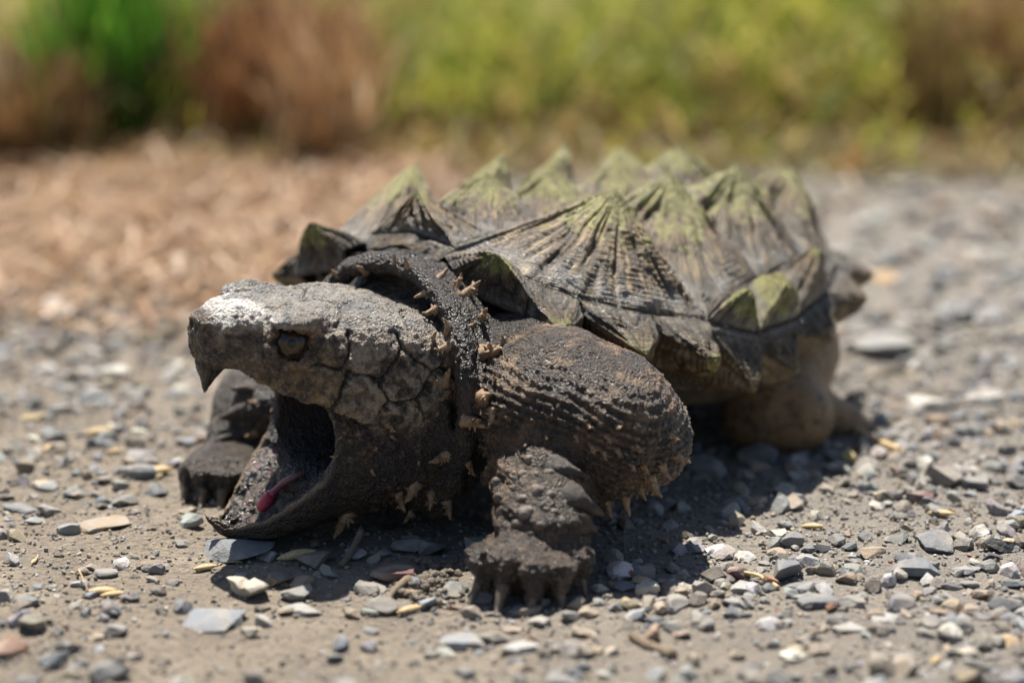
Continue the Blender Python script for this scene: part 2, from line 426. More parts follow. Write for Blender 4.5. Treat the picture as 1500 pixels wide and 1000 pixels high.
# plan of the shell, left half, body frame (forward, left, up) in cm
J = {0: (9.15, 2.3, 4.55), 1: (7.1, 2.3, 4.75), 2: (4.4, 2.9, 4.45), 3: (3.2, 2.3, 4.45), 4: (0.2, 2.9, 4.3), 5: (-0.8, 2.3, 4.3), 6: (-4.0, 2.9, 4.2), 7: (-5.0, 2.3, 4.2), 8: (-9.9, 2.3, 3.7)}
PC = (9.2, 0, 4.85)
K = {3: (1.0, 8.5, 2.0), 4: (-2.6, 7.9, 2.35), 5: (-6.6, 7.4, 2.5)}
s12, s23 = (-1.2, 8.2, 2.3), (-3.9, 7.8, 2.5)
Q = {12: (2.2, 5.9, 3.2), 23: (-1.9, 5.7, 3.3), 34: (-5.9, 5.5, 3.3)}
N_ = [(9.5, 2.1, 4.25), (8.7, 5.4, 3.75), (7.4, 7.0, 2.95), (4.9, 8.4, 2.2), (2.5, 9.2, 1.65), (0.0, 9.6, 0.8), (-3.0, 9.4, 0.9), (-6.6, 8.4, 1.3), (-9.4, 6.9, 1.8), (-11.3, 4.8, 2.0), (-12.3, 2.5, 2.0), (-12.6, 0.0, 2.0)]
TIP = [(9.95, 4.9, 4.5), (9.4, 7.75, 2.2), (6.73, 9.63, 1.10), (3.76, 10.69, 0.38), (1.36, 10.67, -1.03), (-1.5, 10.48, -0.87), (-4.7, 9.94, -0.17), (-8.68, 8.91, 0.7), (-11.58, 7.22, 1.12), (-13.4, 4.6, 1.25), (-14.0, 1.5, 1.3)]
SM = [(-0.15, 9.15, 2.35), (-2.64, 9.1, 2.5), (-5.25, 8.75, 3.3)]

carapace_bm_V = []; carapace_F = []
# bony dome under the scutes: fan of rings from the keel to the margin and round underneath
ringpts = [N_[i] for i in range(12)] + [mir(N_[i]) for i in range(10, -1, -1)]
R1 = np.array(ringpts, float); R1 = R1 + np.array([0, 0, -0.35])
R1[:, :2] *= 1.03
mid = np.array([-1.0, 0, 0.0])
rows = [np.array([[(-1.0 + (p[0] + 1.0) * k), p[1] * k, zz * (1 - k ** 2.2) + p[2] * k ** 2.2] for p in R1]) for k, zz in ((0.02, 3.8), (0.3, 3.8), (0.55, 3.5), (0.75, 3.0), (0.9, 2.6), (1.0, 2.4))]
low = R1 * np.array([0.93, 0.90, 1]) + np.array([0, 0, -1.3]); low2 = R1 * np.array([0.85, 0.80, 1]) * np.array([1, 1, 0.2]) + np.array([0, 0, -2.3]); low3 = R1 * np.array([0.5, 0.5, 0]) + np.array([-0.5, 0, -2.9])
rows += [low, low2, low3, low3 * np.array([0.03, 0.03, 1])]
V = np.concatenate(rows); n = len(R1); F = []
for r in range(len(rows) - 1):
    for j in range(n): F.append((r * n + j, r * n + (j + 1) % n, (r + 1) * n + (j + 1) % n, (r + 1) * n + j))
F.append(tuple(range(n))[::-1]); F.append(tuple((len(rows) - 1) * n + j for j in range(n)))
M_BONE = mat_simple('shell_underside', [(0.3, (0.020, 0.017, 0.013)), (0.5, (0.055, 0.042, 0.028)), (0.7, (0.11, 0.08, 0.05))], 120, 0.6)
carapace = add('carapace', mesh_from('carapace', TL(BF(V)), F, True, mats=[M_BONE]), turtle)

VA = [(8.73, 0, 6.38), (4.98, 0, 6.74), (1.06, 0, 6.40), (-3.11, 0, 6.32), (-6.98, 0, 6.60)]
CA = [(3.45, 5.5, 6.42), (-1.05, 4.6, 6.42), (-5.09, 4.7, 6.38), (-8.88, 4.75, 5.86)]
def L(*k): return [np.array(J[i], float) for i in k]
vp = [[PC, J[0], J[1], mir(J[1]), mir(J[0])],
      [J[1], J[2], J[3], mir(J[3]), mir(J[2]), mir(J[1])],
      [J[3], J[4], J[5], mir(J[5]), mir(J[4]), mir(J[3])],
      [J[5], J[6], J[7], mir(J[7]), mir(J[6]), mir(J[5])],
      [J[7], J[8], N_[10], N_[11], mir(N_[10]), mir(J[8]), mir(J[7])]]
for i, p in enumerate(vp):
    scute('vertebral_scute', p, VA[i], carapace, conc=0.24, seed=10 + i, algae=[0.20, 0.52, 0.60, 0.60, 0.54][i], ribs=17, rib=0.085, tipr=0.26)
cpoly = [[N_[0], N_[1], N_[2], N_[3], N_[4], Q[12], J[2], J[1], J[0]],
         [N_[4], K[3], s12, K[4], Q[23], J[4], J[3], J[2], Q[12]],
         [K[4], s23, K[5], Q[34], J[6], J[5], J[4], Q[23]],
         [K[5], N_[7], N_[8], N_[9], N_[10], J[8], J[7], J[6], Q[34]]]
for i, p in enumerate(cpoly):
    for fl in (False, True):
        scute('costal_scute', p, CA[i], carapace, conc=0.22, nr=90 if (i == 0 and not fl) else 60, na=200 if (i == 0 and not fl) else 130, seed=20 + i + 7 * fl,
              algae=[0.42, 0.52, 0.52, 0.38][i] + (0.08 if fl else 0), ribs=22, rib=0.105, tipr=0.30 if fl else 0.20, flip=fl, ring=0.045, rings=22)
# marginals
for i in range(11):
    n0, n1, tp = np.array(N_[i]), np.array(N_[i + 1]), np.array(TIP[i], float)
    tn = np.array(TIP[i + 1]) if i < 10 else mir(TIP[10]); tq = np.array(TIP[i - 1]) if i > 0 else np.array((9.9, 1.6, 4.2))
    def edge(nn, t0, t1): 
        return nn + 0.26 * (0.5 * (t0 + t1) - nn) + np.array([0, 0, -0.25])
    e0, e1 = edge(n0, tq, tp), edge(n1, tp, tn)
    if i == 0: e0 = np.array((9.75, 1.9, 4.0))
    drop = [1.9, 1.8, 2.0, 2.3, 2.2, 2.1, 2.0, 1.9, 1.7, 1.5, 1.4]
    def under(nn, e, d): 
        c = np.array([-1.0, 0, 0]); return np.array([c[0] + (nn[0] - c[0]) * (0.98 if i < 2 else 0.93), nn[1] * (0.99 if i < 2 else 0.93), min(e[2], nn[2]) - d])
    u0, u1 = under(n0, e0, drop[max(i - 1, 0)] * 0.75), under(n1, e1, drop[i] * 0.75)
    if i == 0:
        tp = np.array((9.75, 5.05, 4.75)); e0 = np.array((9.95, 3.0, 3.9)); e1 = np.array((9.4, 6.4, 3.3)); u0 = np.array((9.85, 3.0, 3.2)); u1 = np.array((9.55, 6.1, 2.4))
    if i == 1: e0 = np.array((9.4, 6.4, 3.3)); u0 = np.array((9.55, 6.1, 2.4))
    for fl in (False, True):
        scute('marginal_scute', [n0, e0, u0, u1, e1, n1], tp, carapace, conc=0.08 if i == 0 else (-0.30 if i < 4 else -0.1), nr=44, na=110, seed=40 + i + 20 * fl, algae=[0.48, 0.40, 0.34, 0.26, 0.20, 0.10, 0.03, 0.03, 0.03, 0.05, 0.05][i],
              ribs=9, rib=0.06, ring=0.075, rings=12, tipr=0.42 if i == 0 else 0.14, flip=fl)
# small scutes between costals and marginals
sp_ = [[N_[4], N_[5], s12, K[3]], [N_[5], N_[6], s23, K[4], s12], [N_[6], N_[7], K[5], s23]]
for i, p in enumerate(sp_):
    for fl in (False, True):
        scute('supramarginal_scute', p, SM[i], carapace, conc=-0.75 if i < 2 else -0.2, nr=40, na=80, seed=70 + i + 5 * fl, algae=[0.95, 0.9, 0.3][i], ribs=6, rib=0.10, ring=0.05, rings=8, tipr=0.6 if i < 2 else 0.3, flip=fl)
scute('nuchal_scute', [N_[0], J[0], PC, mir(J[0]), mir(N_[0]), (9.75, -1.9, 4.0), (9.0, -1.5, 3.5), (9.0, 1.5, 3.5), (9.75, 1.9, 4.0)], (9.75, 0, 4.5), carapace, conc=0.0, nr=30, na=90, seed=90, algae=0.0, ribs=5, rib=0.05, ring=0.05, rings=7, tipr=0.3)

# ================================================================== TURTLE: body as one continuous skin (implicit surface -> surface nets)
import time; T0_ = time.time()
HO = np.array([-5.45, 86.0, 5.38]); HY = math.radians(-152.0)
HX = np.array([math.cos(HY), math.sin(HY), 0]); HL = np.array([-math.sin(HY), math.cos(HY), 0]); HU = np.array([0, 0, 1.0])
HR = np.stack([HX, HL, HU], 1)
def HF(p): return HO + np.asarray(p, float) @ HR.T            # head frame -> cm
def toH(P): return (P - HO) @ HR

def table(keys, sm=0.12, lo=-4.0, hi=8.0):
    k = np.array(sorted(keys)); x = np.linspace(lo, hi, 1201); y = np.interp(x, k[:, 0], k[:, 1])
    g = np.arange(-60, 61) * (x[1] - x[0]); ker = np.exp(-0.5 * (g / sm) ** 2); ker /= ker.sum()
    y = np.convolve(np.pad(y, 60, mode='edge'), ker, 'valid')
    return lambda q: np.interp(q, x, y)
SK_T = table([(-3.5, 1.7), (-2.5, 2.3), (-1.2, 2.95), (0.2, 3.4), (1.2, 3.55), (2.2, 3.55), (3.2, 3.6), (4.2, 3.72), (5.0, 3.8), (5.7, 3.68), (6.2, 3.52), (6.6, 3.42), (7.0, 3.3)])
SK_B = table([(-3.5, -1.0), (1.5, -0.4), (2.3, 0.05), (2.83, 0.28), (3.6, 0.5), (4.35, 0.78), (4.9, 1.1), (5.4, 1.50), (5.7, 1.55), (5.95, 1.40), (6.2, 1.25), (6.5, 1.6), (6.6, 2.2), (7.0, 2.8)], 0.045)
SK_W = table([(-3.5, 2.9), (-1.8, 3.5), (0, 3.75), (1.5, 3.55), (2.8, 3.1), (3.8, 2.45), (4.9, 1.8), (5.5, 1.35), (6.1, 0.95), (6.5, 0.68), (6.9, 0.5)])
JW_T = table([(0, -0.6), (2.85, -2.45), (3.4, -2.95), (4.0, -3.5), (4.7, -4.1), (5.46, -4.5), (5.85, -4.55), (6.1, -4.42), (6.3, -4.15), (6.4, -4.0)], 0.06)
JW_B = table([(0, -4.6), (2.0, -4.7), (2.85, -4.85), (4.0, -5.2), (4.7, -5.25), (5.46, -5.15), (5.9, -4.92), (6.2, -4.55), (6.4, -4.15)], 0.06)
JW_W = table([(0, 3.3), (2.85, 3.05), (3.4, 2.75), (4.0, 2.35), (4.7, 1.75), (5.3, 1.0), (5.7, 0.58), (6.1, 0.30), (6.4, 0.10)], 0.06)
CH_B = table([(-3.5, -3.9), (-1, -4.5), (1.0, -4.7), (2.85, -4.75)]); CH_W = table([(-3.5, 3.5), (-1.5, 3.75), (0.5, 3.6), (2.0, 3.25), (2.85, 3.02)])

def smin(a, b, k):
    h = np.clip(0.5 + 0.5 * (b - a) / k, 0, 1); return b * (1 - h) + a * h - k * h * (1 - h)
def smax(a, b, k): return -smin(-a, -b, k)
def sup(Y, Z, w, zc, hz, p):
    f = (np.abs(Y / w) ** p + np.abs((Z - zc) / hz) ** p) ** (1 / p) - 1
    return f * np.minimum(w, hz)
def rcone(P, a, b, ra, rb):
    a = np.asarray(a, float); b = np.asarray(b, float); ba = b - a; t = np.clip(((P - a) @ ba) / (ba @ ba), 0, 1)
    return np.linalg.norm(P - a - t[:, None] * ba, axis=1) - (ra + (rb - ra) * t)
def chain(P, pts, k=0.25):
    d = None
    for (a, ra), (b, rb) in zip(pts[:-1], pts[1:]):
        e = rcone(P, a, b, ra, rb); d = e if d is None else smin(d, e, k)
    return d
def ellip(P, c, R, M=None):
    q = P - np.asarray(c, float)
    if M is not None: q = q @ M
    R = np.asarray(R, float); k0 = np.linalg.norm(q / R, axis=1); k1 = np.linalg.norm(q / (R * R), axis=1)
    return k0 * (k0 - 1) / (k1 + 1e-9)
EYE = [HF((3.72, 2.12, 2.55)), HF((3.72, -2.12, 2.55))]
EYN = [np.array((0.42, 0.89, 0.15)), np.array((0.42, -0.89, 0.15))]
EYN = [HR @ (e / np.linalg.norm(e)) for e in EYN]
def torus(P, c, n, R, r):
    q = P - c; h = q @ n; rad = np.linalg.norm(q - h[:, None] * n, axis=1)
    return np.hypot(rad - R, h) - r

NECK = [(BF((5.0, 0, 0.6)), 4.1), (BF((8.4, 0.2, 0.55)), 3.9), (HF((-2.7, 0.2, -0.35)), 3.45)]
# skin folds round the neck: (points, radius)
FOLD = [([at(470, 452, 89.5), at(498, 405, 89.3), at(540, 384, 88.4), at(590, 389, 87.0), at(632, 418, 85.7), at(664, 468, 84.4), at(682, 540, 83.4), at(684, 610, 82.9), at(672, 690, 83.2), at(640, 745, 84.0)], 0.52),
        ([at(610, 378, 88.6), at(655, 408, 87.2), at(692, 460, 85.6), at(712, 530, 84.5), at(716, 610, 83.8), at(704, 690, 83.8)], 0.42),
        ([at(655, 420, 87.5), at(705, 470, 86.2), at(735, 530, 85.2), at(742, 600, 84.4)], 0.40),
        ([at(650, 600, 83.3), at(646, 670, 83.3), at(620, 735, 83.9), at(570, 765, 84.6)], 0.36),
        ([at(672, 440, 86.6), at(700, 500, 85.0), at(704, 570, 84.0), at(700, 650, 83.5), at(684, 720, 83.9)], 0.34),
        ([at(560, 398, 88.9), at(612, 420, 87.4), at(648, 470, 85.6), at(660, 540, 84.2)], 0.32),
        ([at(668, 640, 83.1), at(655, 700, 83.3), at(625, 755, 84.2)], 0.34),
        ([at(520, 392, 89.6), at(575, 384, 88.6), at(630, 402, 87.0), at(676, 452, 85.4), at(694, 520, 84.2), at(697, 600, 83.5)], 0.30),
        ([at(640, 400, 88.0), at(690, 440, 86.6), at(722, 500, 85.4), at(730, 570, 84.6), at(725, 650, 84.4)], 0.34),
        ([at(600, 690, 83.2), at(612, 730, 83.6), at(590, 765, 84.4)], 0.30)]
FOLD = [(spline(p, 14), r) for p, r in FOLD]
SLEEVE = spline([at(716, 700, 82.1), at(735, 672, 81.5), at(785, 650, 81.0), at(828, 657, 80.9), at(856, 690, 81.3), at(868, 738, 82.1)], 12)
A_UP = [(at(765, 565, 86.5), 2.8), (at(820, 603, 83.8), 2.9), (at(890, 622, 83.0), 2.6), (at(936, 640, 83.6), 1.8)]
A_FO = [(at(818, 655, 83.8), 1.95), (at(798, 705, 81.6), 1.85), (at(795, 770, 79.8), 1.65)]
FT_L = at(788, 822, 78.7)
R_UP = [(at(450, 570, 93.5), 2.4), (at(375, 600, 92.5), 1.7), (at(352, 640, 91.8), 1.35)]
R_FT = at(322, 690, 89.6)
H_LG = [(BF((-7.5, 5.5, -1.8)), 2.4), (at(1128, 598, 95.5), 1.9), (at(1165, 610, 95.0), 1.6)]
H_FT = [(at(1185, 600, 97.0), 1.2), (at(1235, 618, 97.6), 0.85), (at(1270, 632, 97.8), 0.55)]
def near_only(P, c, R, fn, pad=1.0):
    dd = np.linalg.norm(P - np.asarray(c, float), axis=1) - R; m = dd < pad
    out = np.maximum(dd, 0.3).astype(np.float64)
    if m.any(): out[m] = fn(P[m])
    return out
def segs(P, pts, r):
    d = np.full(len(P), 9.0)
    rr = r * (0.95 + 0.18 * np.sin(np.arange(len(pts)) * 2.3 + pts[0][0] * 5) * np.sin(np.arange(len(pts)) * 0.9))
    for k in range(len(pts) - 1): d = np.minimum(d, rcone(P, pts[k], pts[k + 1], rr[k], rr[k + 1]))
    return d
def head_parts(P):
    D = {}
    q = toH(P); X, Y, Z = q[:, 0], q[:, 1], q[:, 2]
    # ---- upper head
    zt, zb, ww = SK_T(X), SK_B(X), SK_W(X)
    zx = zb - 1.3 * sstep(6.3, 5.2, X)
    d = sup(Y, Z, ww, 0.5 * (zt + zx), np.maximum(0.5 * (zt - zx), 0.05), 3.2)
    d = smax(d, np.where(X > 1.2, zb - Z, -1.0), 0.06)
    d = smax(d, X - 6.62, 0.25); d = smax(d, -3.4 - X, 0.3)
    # flat crown with low brow ridges over the eyes and a dip between
    d = smax(d, Z - (zt - 0.16 * np.exp(-(Y / 0.9) ** 2) * sstep(5.2, 4.2, X) * sstep(1.5, 3.0, X)), 0.15)
    pal = zb + 0.55 * (1 - np.clip(np.abs(Y) / (ww * 0.93), 0, 1) ** 2.2)
    pd = np.where(X > 1.8, pal - Z, -1.0)
    d = smax(d, pd, 0.08)
    for s in (0, 1):
        d = smin(d, ellip(P, EYE[s] + 0.62 * HU - 0.25 * HX - 0.2 * EYN[s], (0.95, 0.95, 0.5)), 0.3)
    hk = smin(rcone(P, HF((5.85, 0, 2.2)), HF((6.05, 0, 1.5)), 0.66, 0.50), rcone(P, HF((6.05, 0, 1.5)), HF((6.28, 0, 0.50)), 0.48, 0.05), 0.1)
    d = smin(d, hk, 0.2)
    D['skull'] = d
    # ---- cheeks and throat behind the open mouth
    zb2 = CH_B(X); d = sup(Y, Z, CH_W(X), 0.5 * (1.2 + zb2), 0.5 * (1.2 - zb2), 2.4)
    arc = 2.86 - 0.45 * np.clip(1 - ((Z + 1.05) / 1.5) ** 2, -0.3, 1)
    arc = np.where(Z < -2.55, 2.6 + 0 * Z, arc)
    d = smax(d, X - arc, 0.10); d = smax(d, -3.4 - X, 0.3)
    D['cheek'] = d
    # ---- lower jaw: scoop with sharp rim
    zt, zb, ww = JW_T(X), JW_B(X), JW_W(X)
    d = sup(Y, Z, ww, zt, np.maximum(zt - zb, 0.05), 2.5)
    top = zt - 0.75 * np.clip((zt - zb) / 0.9, 0, 1.2) * (1 - np.clip(np.abs(Y) / (ww * 0.92), 0, 1) ** 2.6)
    d = smax(d, Z - top, 0.05); d = smax(d, X - 6.4, 0.03); d = smin(d, rcone(P, HF((5.75, 0, -4.72)), HF((6.42, 0, -4.12)), 0.22, 0.03), 0.12); d = smax(d, 0.5 - X, 0.2)
    D['jaw'] = d
    # ---- mouth cavity
    t = np.clip((2.9 - X) / 4.4, 0, 1)
    D['cav'] = np.maximum(sup(Y, Z, 2.80 - 1.3 * t, -1.15 - 0.25 * t, 1.95 - 1.0 * t, 2.3), np.maximum(X - 3.3, -1.5 - X))
    return D
HC = HF((1.6, 0, -0.7))
def foot_near(P):
    d = ellip(P, FT_L + np.array([-0.1, 0.5, -0.2]), (2.0, 1.9, 1.25))
    for px, py, Y_, r in TOES:
        a = at(px, py, Y_); d = smin(d, rcone(P, FT_L + np.array([0, 0.2, 0.35]), a, 0.95, r * 0.8), 0.30)
        d = smin(d, rcone(P, a, a + np.array([-0.06, -0.34, -0.80]), r * 0.78, r * 0.50), 0.16)
    return d
TOES = ((708, 815, 78.0, 0.60), (740, 826, 77.4, 0.62), (782, 834, 77.2, 0.60), (822, 834, 77.5, 0.58), (852, 815, 78.5, 0.50))
def far_leg(P):
    d = chain(P, R_UP, 0.3); d = smin(d, ellip(P, R_FT + np.array([0.2, 0.6, -0.1]), (1.7, 1.6, 1.1)), 0.2)
    for px, py, Y_, r in ((278, 692, 88.9, 0.46), (300, 698, 88.5, 0.5), (328, 701, 88.3, 0.5), (356, 701, 88.5, 0.46)):
        a = at(px, py, Y_); d = smin(d, rcone(P, R_FT + np.array([0, 0.3, 0.2]), a, 0.8, r), 0.12)
        d = smin(d, rcone(P, a, a + np.array([-0.05, -0.4, -0.5]), r, r * 0.6), 0.1)
    return d
def ball(pts):
    p = np.array([x[0] for x in pts]); r = max(x[1] for x in pts); c = 0.5 * (p.min(0) + p.max(0)); return c, np.linalg.norm(p - c, axis=1).max() + r
def comps(P):
    D = {}
    dd = np.linalg.norm(P - HC, axis=1) - 7.6; m = dd < 1.0
    for k in ('skull', 'cheek', 'jaw', 'cav'): D[k] = np.maximum(dd, 0.3)
    if m.any():
        for k, v in head_parts(P[m]).items(): D[k][m] = v
    D['neck'] = near_only(P, *ball(NECK), lambda p: chain(p, NECK, 0.5))
    fd = np.full(len(P), 9.0)
    for pts, r in FOLD:
        c = 0.5 * (pts.min(0) + pts.max(0)); fd = np.minimum(fd, near_only(P, c, np.linalg.norm(pts - c, axis=1).max() + r, lambda p: segs(p, pts, r)))
    D['fold'] = fd
    qb = (P - BT) @ BR
    D['trunk'] = smin(ellip(qb, (-0.8, 0, -0.6), (10.2, 8.6, 2.6)), ellip(qb, (5.6, 0, 1.1), (4.4, 6.6, 2.9)), 0.8)
    D['upper'] = near_only(P, *ball(A_UP), lambda p: chain(p, A_UP, 0.5))
    D['upper'] = smin(D['upper'], near_only(P, SLEEVE.mean(0), 3.2, lambda p: segs(p, SLEEVE, 0.30)), 0.7)
    D['fore'] = near_only(P, *ball(A_FO), lambda p: chain(p, A_FO, 0.3))
    D['foot'] = near_only(P, FT_L, 3.4, foot_near)
    D['far'] = near_only(P, *ball(R_UP + [(R_FT, 2.4)]), far_leg)
    D['hind'] = near_only(P, *ball(H_LG + H_FT), lambda p: smin(chain(p, H_LG, 0.6), chain(p, H_FT, 0.3), 0.35))
    Pm = BT + (qb * np.array([1, -1, 1])) @ BR.T
    D['hindr'] = near_only(Pm, *ball(H_LG + H_FT), lambda p: smin(chain(p, H_LG, 0.6), chain(p, H_FT, 0.3), 0.35))
    D['tail'] = near_only(P, *ball(TAIL), lambda p: chain(p, TAIL, 0.4))
    return D
TAIL = [(BF((-9, -0.5, -1)), 2.2), (BF((-12, -2.0, -2.8)), 1.5), (BF((-14, -6.0, -4.0)), 0.9), (BF((-13, -11.0, -4.3)), 0.3)]
def body(P, want=False):
    D = comps(P)
    head = smin(D['skull'], D['cheek'], 0.12)
    head = smin(head, D['jaw'], 0.10)
    head = smax(head, -D['cav'], 0.12)
    head = smin(head, np.where(D['cav'] < 3, ellip(P, HF((2.0, 0, -3.35)), (1.5, 1.5, 0.55)), 9.0), 0.15)
    nk = smin(D['neck'], D['fold'], 0.20)
    nk = smax(nk, -(D['cav']), 0.1)
    d = smin(head, nk, 0.30)
    for s in (0, 1):
        m = np.linalg.norm(P - EYE[s], axis=1) < 1.6
        if m.any():
            e = smin(d[m], torus(P[m], EYE[s] + 0.22 * EYN[s], EYN[s], 0.78, 0.24), 0.14)
            d[m] = smax(e, -rcone(P[m], EYE[s], EYE[s] + 1.3 * EYN[s], 0.58, 0.76), 0.06)
            d[m] = smin(d[m], ellip(P[m], EYE[s] + 0.80 * HU + 0.18 * EYN[s] - 0.05 * HX, (0.92, 0.80, 0.30)), 0.10)
    d = smin(d, D['trunk'], 0.7)
    arm = smin(D['upper'], smin(D['fore'], D['foot'], 0.25), 0.06)
    d = smin(d, arm, 0.22); d = smin(d, D['far'], 0.3); d = smin(d, D['hind'], 0.5); d = smin(d, D['hindr'], 0.5); d = smin(d, D['tail'], 0.8)
    return (d, D) if want else d

def axis(lo, a, b, hi, f, c): 
    return np.concatenate([np.arange(lo, a, c), np.arange(a, b, f), np.arange(b, hi + c, c)])
VX = 0.053
ax_ = axis(-15.0, -12.6, 7.4, 18, VX, 0.22); ay_ = axis(75.5, 76.0, 89.0, 121, VX, 0.22); az_ = axis(-0.35, -0.2, 10.2, 12, VX, 0.15)
nx, ny, nz = len(ax_), len(ay_), len(az_)
CB = 6
cx, cy, cz = (nx + CB - 1) // CB, (ny + CB - 1) // CB, (nz + CB - 1) // CB
ctr = lambda A, c: np.array([A[min(k * CB + CB // 2, len(A) - 1)] for k in range(c)])
half = lambda A, c: np.array([0.5 * (A[min((k + 1) * CB, len(A) - 1)] - A[k * CB]) for k in range(c)])
CX, CY, CZ = np.meshgrid(ctr(ax_, cx), ctr(ay_, cy), ctr(az_, cz), indexing='ij')
RX, RY, RZ = np.meshgrid(half(ax_, cx), half(ay_, cy), half(az_, cz), indexing='ij')
cd_ = body(np.stack([CX, CY, CZ], -1).reshape(-1, 3)).reshape(CX.shape)
rad = np.sqrt(RX ** 2 + RY ** 2 + RZ ** 2)
act = np.abs(cd_) < rad * 1.3 + 0.06
vals = np.repeat(np.repeat(np.repeat(np.sign(cd_).astype(np.float32), CB, 0), CB, 1), CB, 2)[:nx, :ny, :nz].copy()
bi = np.argwhere(act); o8 = np.stack(np.meshgrid(np.arange(CB), np.arange(CB), np.arange(CB), indexing='ij'), -1).reshape(-1, 3)
from concurrent.futures import ThreadPoolExecutor
def eval_blocks(s0):
    idx = (bi[s0:s0 + 250, None, :] * CB + o8[None]).reshape(-1, 3)
    idx = idx[(idx[:, 0] < nx) & (idx[:, 1] < ny) & (idx[:, 2] < nz)]
    P = np.stack([ax_[idx[:, 0]], ay_[idx[:, 1]], az_[idx[:, 2]]], 1)
    vals[idx[:, 0], idx[:, 1], idx[:, 2]] = body(P)
with ThreadPoolExecutor(4) as ex: list(ex.map(eval_blocks, range(0, len(bi), 250)))
vals[0] = vals[-1] = 1; vals[:, 0] = 1; vals[:, -1] = 1; vals[:, :, 0] = 1; vals[:, :, -1] = 1
sg = vals < 0
cnt = np.zeros((nx - 1, ny - 1, nz - 1), np.uint8)
for dx in (0, 1):
    for dy in (0, 1):
        for dz in (0, 1): cnt += sg[dx:nx - 1 + dx, dy:ny - 1 + dy, dz:nz - 1 + dz]
cells = np.argwhere((cnt > 0) & (cnt < 8)); del cnt
corner = np.array([(a, b, c) for a in (0, 1) for b in (0, 1) for c in (0, 1)])
cv = np.stack([vals[cells[:, 0] + c[0], cells[:, 1] + c[1], cells[:, 2] + c[2]] for c in corner], 1).astype(np.float64)
acc = np.zeros((len(cells), 3)); num = np.zeros(len(cells))
for i in range(8):
    for j in range(i + 1, 8):
        if np.abs(corner[i] - corner[j]).sum() != 1: continue
        m = (cv[:, i] < 0) != (cv[:, j] < 0)
        t = np.where(m, cv[:, i] / np.where(m, cv[:, i] - cv[:, j], 1), 0)
        acc += np.where(m[:, None], corner[i] + t[:, None] * (corner[j] - corner[i]), 0); num += m
gi = cells + acc / num[:, None]
BV = np.stack([np.interp(gi[:, k], np.arange(len(A)), A) for k, A in enumerate((ax_, ay_, az_))], 1)
vid = np.full((nx - 1, ny - 1, nz - 1), -1, np.int32); vid[cells[:, 0], cells[:, 1], cells[:, 2]] = np.arange(len(cells))
quads = []
for k in range(3):
    sl0 = [slice(None)] * 3; sl1 = [slice(None)] * 3; sl0[k] = slice(0, -1); sl1[k] = slice(1, None)
    e = np.argwhere(sg[tuple(sl0)] != sg[tuple(sl1)])
    u, v = (k + 1) % 3, (k + 2) % 3
    e = e[(e[:, u] > 0) & (e[:, v] > 0)]
    e = e[(e[:, u] < (nx, ny, nz)[u] - 1) & (e[:, v] < (nx, ny, nz)[v] - 1)]
    du = np.eye(3, dtype=int)[u]; dv = np.eye(3, dtype=int)[v]
    c = [e - du - dv, e - dv, e, e - du]
    qd = np.stack([vid[x[:, 0], x[:, 1], x[:, 2]] for x in c], 1)
    ins = sg[e[:, 0], e[:, 1], e[:, 2]]
    qd[~ins] = qd[~ins][:, ::-1]
    quads.append(qd)
BQ = np.concatenate(quads); BQ = BQ[(BQ >= 0).all(1)]
del vals, sg, vid
def vnormals(V, Q):
    n = np.cross(V[Q[:, 2]] - V[Q[:, 0]], V[Q[:, 3]] - V[Q[:, 1]]); N = np.zeros_like(V)
    for k in range(4):
        for c in range(3): N[:, c] += np.bincount(Q[:, k], n[:, c], len(V))
    return N / (np.linalg.norm(N, axis=1)[:, None] + 1e-12)
# a little smoothing of the lattice
for _ in range(2):
    sm = np.zeros_like(BV); ct = np.zeros(len(BV))
    for k in range(4):
        for kk in (1, 3):
            for c in range(3): sm[:, c] += np.bincount(BQ[:, k], BV[BQ[:, (k + kk) % 4], c], len(BV))
            ct += np.bincount(BQ[:, k], minlength=len(BV))
    BV = BV + 0.5 * (sm / ct[:, None] - BV)
BN = vnormals(BV, BQ)
# ------------------------------------------------------------------ relief and colour of the skin
def par(fn, P, *a):
    ch = np.array_split(np.asarray(P), 16)
    with ThreadPoolExecutor(4) as ex: r = list(ex.map(lambda c: fn(c, *a), ch))
    return tuple(np.concatenate(x) for x in zip(*r)) if isinstance(r[0], tuple) else np.concatenate(r)
dist, D = body(BV, True)
def wgt(*names, k=0.30):
    a = np.min([D[n] for n in names], 0); others = [D[n] for n in ('skull', 'cheek', 'jaw', 'neck', 'fold', 'upper', 'fore', 'foot', 'far', 'hind', 'hindr', 'trunk', 'tail') if n not in names]
    return 1 / (1 + np.exp(np.clip((a - np.min(others, 0)) / (k * 0.33), -30, 30)))
q = toH(BV); X, Y, Z = q[:, 0], q[:, 1], q[:, 2]
Wsk = wgt('skull', k=0.2); Wck = wgt('cheek'); Wjw = wgt('jaw', k=0.15); Wnk = wgt('neck', 'fold'); Wup = wgt('upper', 'trunk'); Wfo = wgt('fore'); Wft = wgt('foot', 'far'); Whd = wgt('hind', 'hindr', 'tail')
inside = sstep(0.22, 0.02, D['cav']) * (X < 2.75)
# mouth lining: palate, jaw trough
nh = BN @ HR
lining = np.clip(inside + ((X > 1.0) & (Z < 2.5) & (Z > -4.9) & (np.abs(Y) < np.where(Z > -1, SK_W(X), JW_W(X)) * 0.92) & (np.where(Z > -1, -nh[:, 2], nh[:, 2]) > 0.25) & (Wsk + Wjw > 0.5) & (X < 6.2)), 0, 1)
